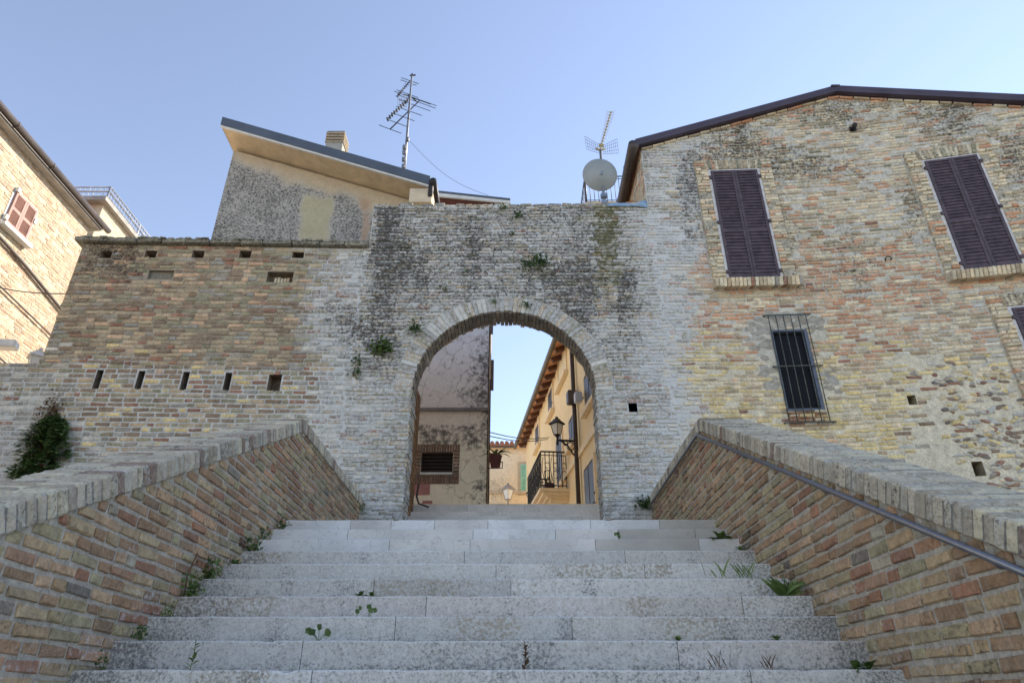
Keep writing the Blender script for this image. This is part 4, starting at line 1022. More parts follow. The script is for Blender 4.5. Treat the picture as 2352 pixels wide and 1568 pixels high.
# floodlight on an arm, lantern behind the low wall
fp = onY(15, 792, 10.9); t = thing('floodlight', 'white box floodlight at the far left above the low wall', 'lamp', fp)
m = MB(); m.box(fp, (.17, .11, .075), (Vector((.9, .3, .1)).normalized(), Vector((-.3, .95, 0)).normalized(), Vector((-.09, -.03, 1)).normalized()), bev=.02); m.build('housing', M['white'], t)
m = MB(); m.tube([fp, fp+Vector((-.2, .1, -.05)), Vector((XLH, fp.y+.2, fp.z-.05))], .025, 8); m.build('arm', M['iron'], t)
def lantern(name, base, hgt, label, glassmat='glass', metal='iron', n=6, group=None):
    """tapered street lantern hanging/standing with its foot at base"""
    t = thing(name, label, 'lantern', base, group or 'lanterns around the gate and lane'); h = hgt
    m = MB(); m.lathe(base, [(.02*h, -.28*h), (.05*h, -.22*h), (.035*h, -.16*h), (.09*h, -.06*h), (.16*h, 0)], 8); m.build('foot', M[metal], t)
    m = MB(); m.lathe(base, [(.15*h, .0), (.27*h, .48*h)], 4, off=.5, smooth=False); m.build('glass', M[glassmat], t)
    m = MB()
    for k in range(4):
        an = math.pi/2*(k+.5); v0 = Vector((math.cos(an), math.sin(an), 0))
        z = Vector((0, 0, 1)); a_ = z.orthogonal().normalized(); b2 = z.cross(a_); dr = a_*math.cos(an)+b2*math.sin(an)
        m.tube([base+dr*.155*h, base+dr*.275*h+z*.48*h], .016*h, 5)
    m.lathe(base+Vector((0, 0, .48*h)), [(.30*h, 0), (.38*h, .01*h), (.38*h, .05*h), (.20*h, .19*h), (.17*h, .21*h), (.17*h, .25*h), (.05*h, .28*h), (.08*h, .33*h), (.06*h, .37*h), (.01*h, .39*h)], 4, off=.5, smooth=False)
    m.build('cap', M[metal], t); return t
lp = onY(85, 826, 10.75)
gl = lantern('garden_lantern', lp-Vector((0, 0, .25)), .56, 'pale lantern peeping over the low wall at the left, in sunlight', metal='white')
m = MB(); m.tube([lp-Vector((0, 0, 2.6)), lp-Vector((0, 0, .38))], .035, 8); m.build('post', M['iron'], gl)
# second house with roof terrace
th = thing('terrace_house', 'sunlit house with railed roof terrace behind the far left house', 'house', (XLH-.5, 14, ST))
XT = XLH-.25; tc = onX(238, 470, XT); tf = onX(290, 552, XT); zt = tc.z
mb = MB(); mb.prism([(XT, tc.y, BASE), (XT, tc.y+9, BASE), (XT, tc.y+9, zt), (XT, tc.y, zt)], (-6, 0, 0), col=(.50, .41, .29), wx=(.3, .05, 0)); mb.build('wall', M['masonry'], th)
mb = MB(); mb.box((XT-2.9, tc.y+4.4, zt+.06), (3.05, 4.6, .06)); mb.build('terrace_slab', M['greysoffit'], th)
mb = MB(); zr = onX(236, 418, XT).z; xc = XT+.1; yc = tc.y-.1
for a, b_ in (((xc, yc), (xc, yc+9)), ((xc, yc), (xc-5, yc))):
    A_, B_ = Vector((*a, 0)), Vector((*b_, 0)); L_ = (B_-A_).length; n = int(L_/.13)
    for zz_, r in ((zr, .025), (zr-.14, .03), (zt+.2, .015)): mb.tube([A_+Vector((0, 0, zz_)), B_+Vector((0, 0, zz_))], r, 6)
    for i in range(n+1): p = A_.lerp(B_, i/n); mb.tube([p+Vector((0, 0, zt+.1)), p+Vector((0, 0, zr))], .028 if i % 12 == 0 else .010, 5)
mb.build('railing', plain('galvanised_railing', (.45, .46, .50), .45, .4), th)

# ------------------------------------------------------------------ seen through the arch
# shaded building on the left of the lane
YB = 14.3
pb = thing('shaded_building', 'stained grey and pink plaster building standing in shade behind the arch', 'building', (-1.5, YB, ST))
bx1 = onY(1122, 950, YB).x; bx0 = -2.7; bz = 11.0
zl = onY(1040, 942, YB).z
def pcol(u, v):
    x, y = proj((u, YB, v)); x += 10*nz(u*2.5, v*2.5); y += 10*nz(u*2.5, v*2.5, 3); n = nz(u*1.5, v*1.5, 2)
    if v > zl: c = mix((.80, .82, .86), (.72, .70, .68), ss(800, 930, y)); d = .20+.55*ss(1040, 1125, x)*ss(740, 840, y)+.25*ss(1085, 1125, x)+.3*ss(.0, .4, n)*ss(860, 930, y); return c, (.15*ss(900, 760, y), min(.8, d+.06), .0)
    c = mix((.70, .65, .59), (.76, .70, .56), ss(960, 1060, y))
    d = .16+.72*ss(965, 985, y)*ss(1045, 1015, y)*ss(945, 985, x)+.55*ss(1075, 1120, x)*ss(1050, 1000, y-.4*(x-1075))+.45*ss(1060, 1100, x)*ss(1080, 1110, y)
    return c, (.0, min(.75, d), 0)
wu0, wu1 = onY(967, 1060, YB).x, onY(1040, 1060, YB).x; wz0, wz1 = onY(1000, 1086, YB).z, onY(1000, 1038, YB).z
mb = MB(); V = []; C = []; W = []; Fq = []; nu, nv_ = 48, 90
us = sorted({bx0+(bx1-bx0)*i/nu for i in range(nu+1)} | {wu0, wu1}); vs_ = sorted({ST-.3+(bz-ST+.3)*j/nv_ for j in range(nv_+1)} | {wz0, wz1}); m_ = len(vs_)
for u in us:
    for v in vs_: c, w2 = pcol(u, v); V.append((u, YB, v)); C.append(c); W.append(w2)
for i in range(len(us)-1):
    for j in range(m_-1):
        if wu0 <= us[i] < wu1-1e-6 and wz0 <= vs_[j] < wz1-1e-6: continue
        q = i*m_+j; Fq.append((q, q+m_, q+m_+1, q+1))
mb.add(V, Fq, C, W)
mb.prism([(bx1, YB, ST-.3), (bx1, YB+1.1, ST-.3), (bx1, YB+1.1, bz), (bx1, YB, bz)], (-.02, 0, 0), col=(.45, .38, .28)); mb.prism([(bx0, YB+1.1, ST-.3), (bx1, YB+1.1, ST-.3), (bx1, YB+1.1, bz), (bx0, YB+1.1, bz)], (0, -.02, 0), col=(.45, .38, .28))
mb.prism([(bx0, YB, bz), (bx1, YB, bz), (bx1, YB+1.1, bz), (bx0, YB+1.1, bz)], (0, 0, .1), col=(.3, .2, .15))
for f in ([(wu0, wz0), (wu1, wz0)], [(wu1, wz0), (wu1, wz1)], [(wu1, wz1), (wu0, wz1)], [(wu0, wz1), (wu0, wz0)]):
    (a, b_), (c, d_) = f; mb.add([(a, YB, b_), (c, YB, d_), (c, YB+.25, d_), (a, YB+.25, b_)], [(0, 1, 2, 3)], (.2, .13, .1))
mb.build('wall', M['crackedplaster'], pb)
wm = MB(); rng = random.Random(8)
T_WIN = [(2, (.15, .085, .06)), (2, (.19, .11, .08)), (1, (.12, .08, .065))]
PB = lambda u, v, d: (u, YB-d, v)
cj = .15
for a, b_ in ((wu0-cj, wu0), (wu1, wu1+cj)): lay(wm, PB, a, b_, wz0-.16, wz1, .075, lambda u, v: True, lambda r, u, v: pick(r, T_WIN), lambda u, v: (.1, .3, 0), rng, lens=(.2, .2), d=.02)
for v0_, v1_ in ((wz1, wz1+.18), (wz0-.24, wz0-.05)):
    n = 17
    for i in range(n):
        a = wu0-cj+(wu1-wu0+2*cj)*i/n; b_ = wu0-cj+(wu1-wu0+2*cj)*(i+1)/n; brick(wm, PB, a+.005, b_-.005, v0_, v1_, .02, rng, pick(rng, T_WIN), (.1, .3, 0))
wm.add([PB(wu0-cj, wz0-.24, .004), PB(wu1+cj, wz0-.24, .004), PB(wu1+cj, wz0-.0, .004), PB(wu0-cj, wz0-.0, .004)], [(0, 1, 2, 3)], (.30, .26, .22))
wo = wm.build('window', M['masonry'], pb)
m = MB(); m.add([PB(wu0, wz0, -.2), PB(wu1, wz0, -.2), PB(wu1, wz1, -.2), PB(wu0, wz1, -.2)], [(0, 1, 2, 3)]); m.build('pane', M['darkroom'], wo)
m = MB(); m.box(((wu0+wu1)/2, YB-.01, wz0-.02), ((wu1-wu0)/2, .05, .02)); m.build('sill', M['white'], wo)
m = MB()
for i in range(5): m.box(((wu0+wu1)/2, YB+.1, wz0+.08+(wz1-wz0-.16)*i/4), ((wu1-wu0)/2, .012, .012))
m.build('grille', plain('rusty_dark_bars', (.05, .035, .03), .8), wo)
m = MB(); m.tube([(bx0, YB-.04, zl), (bx1+.02, YB-.04, zl-.01)], .03, 8); m.box(((bx0+bx1)/2, YB-.01, zl+.04), ((bx1-bx0)/2, .02, .015)); m.build('ledge_pipe', plain('grey_lead_pipe', (.20, .18, .18), .7), pb)
m = MB(); dz0 = onY(1127, 872, YB).z; m.box((bx1+.04, YB-.02, (dz0+bz)/2+.6), (.035, .03, (bz-dz0)/2-.6)); m.box((bx1+.07, YB, dz0+.12), (.035, .03, .38)); m.tube([(bx1+.03, YB-.02, ST), (bx1+.03, YB-.02, dz0)], .018, 6); m.build('downpipe', plain('brown_downpipe', (.10, .065, .05), .6), pb)
m = MB()
for (xa, ya, xb, yb) in ((948, 1103, 988, 1137), (968, 1149, 993, 1162)):
    a, b_ = onY(xa, yb, YB-.006), onY(xb, ya, YB-.006); V = [Vector(PB(x, z, d_)) for d_ in (.006, -.01) for x, z in ((a.x, a.z), (b_.x+.01, a.z+.01), (b_.x, b_.z), (a.x+.02, b_.z))]
    m.add(V, [(0, 1, 2, 3), (4, 5, 1, 0), (5, 6, 2, 1), (6, 7, 3, 2), (7, 4, 0, 3)])
m.build('render_patch', M['pink'], pb)
# brown brick flank beside the passage
fk = MB(); rng = random.Random(9); XF = onY(960, 1000, 13.4).x
PF = lambda u, v, d: (XF+d, u, v)
zf = onY(960, 880, 12.6).z
lay(fk, PF, 10.62, 13.4, ST-.9, zf, .075, lambda u, v: True, lambda r, u, v: pick(r, [(2, (.22, .12, .06)), (1, (.27, .16, .09))]), lambda u, v: (.05, .2, 0), rng)
fk.prism([(XF, 10.6, BASE), (XF, 13.4, BASE), (XF, 13.4, zf), (XF, 10.6, zf)], (-.35, 0, 0), col=(.22, .14, .09))
tag(fk.build('flank_wall', M['masonry']), 'low brown brick flank wall just behind the left side of the arch', 'wall')
m = MB(); q = onY(962, 1110, 13.2); m.tube([q, onY(957, 1140, 13.2), onY(962, 1156, 13.2), onY(985, 1164, 13.2)], .02, 8); tag(m.build('drain_hose', M['gutterbrown']), 'curved black hose at the foot of the brown flank wall', 'pipe')

# ochre house on the right of the lane
cF = onY(1209, 1070, 25.5); cN = onY(1300, 815, 17.3)
dirF = Vector((cF.x-cN.x, cF.y-cN.y, 0)).normalized(); nF = Vector((-dirF.y, dirF.x, 0)); nF = nF if nF.x < 0 else -nF
yh = thing('ochre_house', 'ochre house with tiled eaves receding behind the arch on the right', 'house', (cN.x+2, 20, ST))
O0 = Vector((cN.x, cN.y, 0))
def YP_(s, z, d=0): p = O0+dirF*s+nF*d; return Vector((p.x, p.y, z))
def yhit(x, y, d=0): p = onP(x, y, O0+nF*d, nF); return (p-O0).dot(dirF), p.z
sF = (cF-O0).dot(dirF); sN = -6.2
zeave = onY(1283, 815, 17.3).z; zE2 = yhit(1212, 1030)[1]; zE1 = yhit(1292, 800)[1]
zev = (zE1+zE2)/2+.05
mb = MB(); n = 60
V = []; Fq = []; C = []
for i in range(n+1):
    for j in range(21): V.append(YP_(sN+(sF-sN)*i/n, ST-.2+(zev-ST+.2)*j/20)); C.append(mix((.86, .66, .37), (.90, .71, .43), .5+nz(i*.3, j*.3)))
for i in range(n):
    for j in range(20): q = i*21+j; Fq.append((q, q+21, q+22, q+1))
mb.add(V, Fq, C, (.0, .06, 0))
c4 = [YP_(sN, ST-.2), YP_(sF, ST-.2), YP_(sF, zev), YP_(sN, zev)]
mb.add(c4+[p-nF*6 for p in c4], [(0, 4, 7, 3), (1, 5, 6, 2), (4, 5, 6, 7), (3, 2, 6, 7)], (.60, .44, .24), (0, .05, 0))
mb.build('wall', M['ochre'], yh)
mb = MB(); OVE = .34
a, b_, c, d_ = YP_(sN, zev+.12, -.1), YP_(sF+.3, zev+.12, -.1), YP_(sF+.3, zev-.06, OVE), YP_(sN, zev-.06, OVE)
mb.prism([a, b_, c, d_], (0, 0, .06)); 
a2, b2 = YP_(sN, zev+1.6, -5), YP_(sF+.3, zev+1.6, -5); mb.prism([YP_(sN, zev+.14, -.1), YP_(sF+.3, zev+.14, -.1), b2, a2], (0, 0, .06)); yr = mb.build('roof', M['eaveplank'], yh)
s = sN
rng = random.Random(6)
while s < sF+.3:
    m = MB(); m.bar(YP_(s, zev+.02, -.05), YP_(s, zev-.13, OVE-.04), .10, .13); m.build('rafter', M['rafter'], yr); s += .62
m = MB(); m.tube([YP_(sN, zev-.02, OVE+.06), YP_(sF+.35, zev-.02, OVE+.06)], .07, 10); m.build('gutter', plain('weathered_copper_gutter', (.15, .13, .10), .5, .4), yr)
def ywin(pts, name='window', sill=True, shut='shutter', lab=None, out=.12, arch=False):
    h_ = [yhit(*p) for p in pts]; s0, s1 = min(q[0] for q in h_), max(q[0] for q in h_); z0, z1 = min(q[1] for q in h_), max(q[1] for q in h_)
    m = MB(); fr = .10
    for a, b_, c, d_ in ((s0-fr, s0, z0, z1+fr), (s1, s1+fr, z0, z1+fr), (s0, s1, z1, z1+fr)):
        v8 = [YP_(a, c, .04), YP_(b_, c, .04), YP_(b_, d_, .04), YP_(a, d_, .04)]; m.prism(v8, -nF*.05)
    o = m.build(name, M['ochre_trim'], yh)
    if lab: o['label'] = lab
    m = MB(); v4 = [YP_(s0, z0, .012), YP_(s1, z0, .012), YP_(s1, z1, .012), YP_(s0, z1, .012)]; m.prism(v4, -nF*.02)
    if shut == 'shutter':
        for k in range(2): 
            a, b_ = (s0+.03+(s1-s0)/2*k, s0-.03+(s1-s0)/2*(k+1)); m.prism([YP_(a, z0+.05, .035), YP_(b_, z0+.05, .035), YP_(b_, z1-.05, .035), YP_(a, z1-.05, .035)], -nF*.02)
        m.tube([YP_(s0, z0+.2, .06), YP_(s0-.08, z0+.2, .06)], .02, 5)
    m.build('shutter' if shut == 'shutter' else 'pane', M['gutterbrown' if shut == 'shutter' else 'ochre_pale'], o)
    if sill:
        m = MB(); m.prism([YP_(s0-.2, z0-.12, .01), YP_(s1+.2, z0-.12, .01), YP_(s1+.2, z0-.12, .13), YP_(s0-.2, z0-.12, .13)], (0, 0, .10)); m.build('sill', M['ochre_trim'], o)
    return o
M['ochre_trim'] = plain('ochre_trim', (.86, .68, .43), .8, nscale=6, var=.1); M['ochre_pale'] = plain('pale_ochre_blind', (.80, .68, .45), .8, nscale=6, var=.1)
ywin([(1284, 815), (1300, 812), (1298, 862), (1284, 875)], shut='blind', lab='pale blinded attic window')
ywin([(1262, 905), (1270, 898), (1269, 945), (1262, 955)]); ywin([(1232, 985), (1239, 975), (1238, 1022), (1232, 1030)]); ywin([(1346, 865), (1364, 850), (1362, 920), (1346, 905)])
ywin([(1311, 965), (1320, 950), (1320, 1015), (1311, 1025)]); ywin([(1282, 1010), (1292, 1000), (1292, 1110), (1282, 1105)], 'balcony_door', False)
ywin([(1348, 1075), (1365, 1055), (1365, 1160), (1348, 1165)], 'street_door', False)
# string course
m = MB(); a = yhit(1340, 1040); m.prism([YP_(sN, a[1], .0), YP_(sF, a[1], .0), YP_(sF, a[1], .06), YP_(sN, a[1], .06)], (0, 0, .16)); m.build('string_course', M['ochre_trim'], yh)
s_, _ = yhit(1322, 1000, .09); m = MB(); m.tube([YP_(s_, ST-.1, .09), YP_(s_, zev-.1, .09)], .055, 8); m.build('downpipe', plain('dark_brown_downpipe', (.055, .035, .028), .5), yh)
# balcony
s0b, _ = yhit(1307, 1112); ex = .9
for _ in range(30):
    x0_, y0_ = proj(YP_(s0b, onP(1240, 1119, O0+nF*ex, nF).z, ex)); ex += (x0_-1240)*.004
zb = onP(1240, 1119, O0+nF*ex, nF).z
bal = MB(); bs0, bs1 = s0b, s0b+2.6
for dz, dd in ((0, 0), (-.09, -.09), (-.16, -.2), (-.23, -.3)): bal.prism([YP_(bs0-.0-dd*.4, zb+dz, 0), YP_(bs1, zb+dz, 0), YP_(bs1, zb+dz, ex+dd), YP_(bs0-dd*.4, zb+dz, ex+dd)], (0, 0, -.085))
bo = bal.build('balcony', M['ochre_trim'], yh)
rl = MB(); zt_ = zb+1.0
def railrun(pa, pb, n):
    for z, r in ((zt_, .022), (zt_-.10, .012), (zb+.08, .016)): rl.tube([pa+Vector((0, 0, z)), pb+Vector((0, 0, z))], r, 6)
    for i in range(n+1):
        p = pa.lerp(pb, i/n); rl.tube([p+Vector((0, 0, zb)), p+Vector((0, 0, zt_))], .013, 5)
        if i < n:
            c = pa.lerp(pb, (i+.5)/n); d2 = (pb-pa).normalized()
            if i % 2 == 0:
                rl.tube([c+d2*(.07*math.cos(t*.5)*(1-t*.03))+Vector((0, 0, zb+.38+.11*math.sin(t*.5))) for t in range(11)], .011, 5)
                rl.tube([c-d2*(.06*math.cos(t*.5))+Vector((0, 0, zb+.62+.08*math.sin(t*.5))) for t in range(11)], .010, 5)
            else: rl.tube([c+Vector((0, 0, zb+.85)), c+d2*.03+Vector((0, 0, zb+.5)), c-d2*.03+Vector((0, 0, zb+.2))], .01, 5)
k0, k1, k2, k3 = YP_(bs0+.05, 0, .05), YP_(bs0+.05, 0, ex-.05), YP_(bs1-.05, 0, ex-.05), YP_(bs1-.05, 0, .05)
railrun(k0, k1, 6); railrun(k1, k2, 14); railrun(k2, k3, 6)
rl.build('railing', M['iron'], bo)
pt = thing('flowerpot_row', 'dark flower trough with thin stems on the balcony floor', 'planter', YP_(bs0+.4, zb, .5))
m = MB(); m.box(YP_(bs0+.4, zb+.09, .5), (.12, .28, .085), (nF, dirF, Vector((0, 0, 1))), bev=.01); m.build('trough', M['pot'], pt)
m = MB(); rng = random.Random(2)
for i in range(14): p = YP_(bs0+.2+rng.uniform(0, .4), zb+.17, .5+rng.uniform(-.08, .08)); m.tube([p, p+Vector((rng.uniform(-.06, .06), 0, rng.uniform(.15, .45)))], .008, 4)
m.build('stems', M['leafdark'], pt)
# lane lantern on bracket
dl = .8
for _ in range(30): dl += (proj(YP_(s_, onP(1280, 1003, O0+nF*dl, nF).z, dl))[0]-1280)*.004
ltn = YP_(s_, onP(1280, 998, O0+nF*dl, nF).z, dl); lb_ = YP_(s_, ltn.z, .1)
lt_ = lantern('wall_lantern', Vector((ltn.x, ltn.y, ltn.z)), .56, 'black street lantern with white glass on scrolled bracket in the lane')
m = MB(); tipp = Vector((ltn.x, ltn.y, ltn.z-.14)); root = Vector((lb_.x, lb_.y, tipp.z)); m.tube([tipp, root], .028, 8)
low_ = root-Vector((0, 0, .42)); m.tube([low_, low_.lerp(tipp, .18)+Vector((0, 0, .02)), root.lerp(tipp, .45)-Vector((0, 0, .12)), root.lerp(tipp, .8)-Vector((0, 0, .02))], .020, 6)
for cc, rr in ((root.lerp(tipp, .28)-Vector((0, 0, .14)), .10), (root.lerp(tipp, .55)-Vector((0, 0, .07)), .055)):
    dh = (tipp-root).normalized(); m.tube([cc+dh*rr*math.cos(t*.6)+Vector((0, 0, rr*math.sin(t*.6))) for t in range(11)], .014, 5)
m.tube([root+Vector((0, 0, .1)), low_-Vector((0, 0, .05))], .025, 6); m.tube([tipp-Vector((0, 0, .12)), tipp+Vector((0, 0, .02))], .03, 6); m.build('bracket', M['iron'], lt_)
# boxes by the downpipe, small lantern under the balcony
for (x, y, mt, nm, lb2, sz) in ((1313, 913, 'gutterbrown', 'loudspeaker', 'brown box loudspeaker beside the lane downpipe', .13), (1328, 913, 'white', 'junction_box', 'white junction box on the lane downpipe beside the loudspeaker', .10)):
    a = yhit(x, y, .16); a = (min(a[0], s_+.3) if x > 1320 else a[0], a[1]); m = MB(); p = YP_(a[0], a[1], .16); m.box(p, (sz*.9, sz, sz*1.3), (nF, dirF, Vector((0, 0, 1))), bev=.02); m.bar(p, YP_(a[0], a[1], 0), .04, .04); tag(m.build(nm, M[mt]), lb2, 'box')
q = onP(1217, 1146, O0+nF*.35, nF); sl_ = lantern('small_wall_lantern', q, .38, 'tiny black wall lantern on the ochre house below the balcony')
m = MB(); a = (q-O0).dot(dirF); m.tube([q-Vector((0, 0, .1)), YP_(a, q.z-.1, 0)], .018, 6); m.build('bracket', M['iron'], sl_)

# house closing the lane
YC = 27.0
bh = thing('lane_end_house', 'pale stained house with tiled roof closing the end of the lane', 'house', (0, YC, ST))
x0, x1 = onY(1085, 1090, YC).x, onY(1262, 1090, YC).x; zt2 = onY(1165, 1028, YC).z
mb = MB(); V = []; C = []; W = []; Fq = []
for i in range(25):
    for j in range(31):
        u = x0+(x1-x0)*i/24; v = ST-.2+(zt2-ST+.2)*j/30; x, y = proj((u, YC, v)); n_ = nz(u*.9, v*.9)
        V.append((u, YC, v)); C.append(mix((.80, .68, .48), (.86, .76, .56), .5+n_)); W.append((.3+.3*n_, .12+.42*ss(1075, 1110, y)*ss(1205, 1150, x), 0))
for i in range(24):
    for j in range(30): q = i*31+j; Fq.append((q, q+31, q+32, q+1))
mb.add(V, Fq, C, W); mb.prism([(x0, YC+.02, ST-.2), (x1, YC+.02, ST-.2), (x1, YC+.02, zt2), (x0, YC+.02, zt2)], (0, 5, 0), col=(.5, .42, .3)); mb.build('wall', M['plaster'], bh)
m = MB(); m.prism([(x0-.2, YC-.35, zt2), (x1+.2, YC-.35, zt2), (x1+.2, YC+4, zt2+1.2), (x0-.2, YC+4, zt2+1.2)], (0, 0, .05)); x = x0-.2
while x < x1+.2: m.tube([(x, YC-.38, zt2+.08), (x, YC+4, zt2+1.28)], .085, 8); x += .2
m.build('roof', M['tile'], bh)
zz_ = onY(1160, 1131, YC).z; m = MB(); m.box(((x0+x1)/2, YC-.03, zz_), ((x1-x0)/2, .05, .05)); m.build('string_course', M['tan'], bh)
a, b_ = onY(1196, 1130, YC-.03), onY(1209, 1066, YC-.03); m = MB()
m.box(((a.x+b_.x)/2, YC-.005, (a.z+b_.z)/2), ((b_.x-a.x)/2+.12, .02, (b_.z-a.z)/2+.12)); wo = m.build('window', M['tan'], bh)
m = MB(); louvre_leaf(m, a.x, b_.x, a.z, b_.z, lambda u, v, d: (u, YC-.03-d, v), .5, 12, 12, .05, .06); m.build('shutter', M['teal'], wo)
q = onY(1167, 1146, YC-.6); el = lantern('lane_end_lantern', q, .75, 'pale lantern on the house closing the lane', metal='greysoffit')
m = MB(); m.tube([q-Vector((0, 0, .2)), (q.x, YC, q.z-.2)], .03, 6); m.build('bracket', M['greysoffit'], el)
# wires across the lane
for i, ((xa, ya), (xb, yb), lab) in enumerate((((1120, 991), (1262, 1004), 'upper of two thin wires crossing the lane near the lantern'), ((1120, 1000), (1258, 1008), 'lower of two thin wires crossing the lane near the lantern'))):
    a = onY(xa, ya, YB+.5); b_ = onP(xb, yb, O0+nF*.1, nF); m = MB(); m.tube([a.lerp(b_, k/8)-Vector((0, 0, .10*math.sin(math.pi*k/8))) for k in range(9)], .012, 5); tag(m.build('overhead_wire', M['wire']), lab, 'wire', 'wires crossing the lane')

# ------------------------------------------------------------------ plants
def leaf(mb, p, d, up, L, w_, curl=.3):
    d = d.normalized(); s_ = d.cross(up); s_ = s_.normalized() if s_.length > 1e-4 else Vector((1, 0, 0)); n = s_.cross(d)
    pts = []
    for t, ww in ((0, .15), (.3, .8), (.65, 1), (1, .05)):
        c = p+d*(L*t)-Vector((0, 0, 1))*(curl*L*t*t); pts += [c-s_*(w_*ww/2)+n*(.12*w_*ww), c, c+s_*(w_*ww/2)+n*(.12*w_*ww)]
    mb.add(pts, [(3*i+a, 3*i+a+1, 3*i+a+4, 3*i+a+3) for i in range(3) for a in (0, 1)])
def clump(name, p, n, size, label, kind='leaf', mat='leaf', seed=0, spread=1.0, group=None, cat='weed', wall=False):
    """p = foot. kind: leaf (rosette), spike, grass, bushy"""
    rng = random.Random(seed*7+1); mb = MB(); p = Vector(p)
    for i in range(n):
        an = rng.uniform(0, 2*math.pi); el = rng.uniform(.15, 1.25)
        d = Vector((math.cos(an)*math.cos(el)*spread, math.sin(an)*math.cos(el)*.7-.15, math.sin(el)))
        if wall: d = Vector((math.cos(an)*.9, -.5-.5*rng.random(), math.sin(an)*.7+.25))
        if kind == 'grass':
            d = Vector((math.cos(an)*.45, math.sin(an)*.3, 1)); leaf(mb, p+Vector((rng.uniform(-.4, .4)*size*spread, rng.uniform(-.1, .1)*size, 0)), d, Vector((math.sin(an), -math.cos(an), .1)), size*rng.uniform(.5, 1.1), size*.055, .25)
        elif kind == 'blades':
            d = Vector((math.cos(an)*.75, math.sin(an)*.35-.1, rng.uniform(.35, 1.2))); leaf(mb, p+Vector((rng.uniform(-.06, .06), 0, 0)), d, Vector((math.sin(an), -math.cos(an)-.3, .4)), size*rng.uniform(.55, 1.1), size*.12, .3)
        elif kind == 'bushy':
            q = p+Vector((rng.gauss(0, .25)*size*spread, rng.uniform(-.35, .1)*size*(1 if not wall else 1), abs(rng.gauss(.35, .28))*size if not wall else rng.gauss(0, .22)*size))
            if i % 5 == 0: mb.tube([p, p.lerp(q, .6)+Vector((0, 0, .05*size)), q], size*.012, 4)
            leaf(mb, q, d, Vector((0, -.4, 1)), size*rng.uniform(.2, .36), size*rng.uniform(.12, .2), .3)
        elif kind == 'spike':
            t = i/n; q = p+Vector((.06*size*math.sin(3*t), 0, size*.85*t)); leaf(mb, q, Vector((math.cos(an), math.sin(an)*.6-.3, .7)), Vector((0, 0, 1)), size*.38*(1-.5*t), size*.13, .15)
        elif kind == 'round':
            h_ = size*rng.uniform(.5, 1); q = p+Vector((rng.uniform(-.6, .6)*size, rng.uniform(-.15, .1)*size, h_*.7)); mb.tube([p, p.lerp(q, .5)+Vector((0, 0, .1*size)), q], size*.02, 4); leaf(mb, q-d*.1*size, Vector((d.x, -.4, .6)), Vector((0, -1, .4)), size*.48, size*.42, .1)
        else: leaf(mb, p+d*size*.05, d, Vector((0, 0, 1)), size*rng.uniform(.55, 1.05), size*rng.uniform(.2, .34), .45)
    if kind == 'spike': mb.tube([p, p+Vector((.03*size, 0, size*.5)), p+Vector((0, 0, size*.95))], size*.015, 5)
    return tag(mb.build(name, M[mat], recalc=False), label, cat, group)
def tread(x, y, n):            # foot of a weed on tread n, close to the riser behind it
    p = onY(x, y, Y0-RUN*n+.06); return Vector((p.x, Y0-RUN*n+.06, Z0-RISE*n))
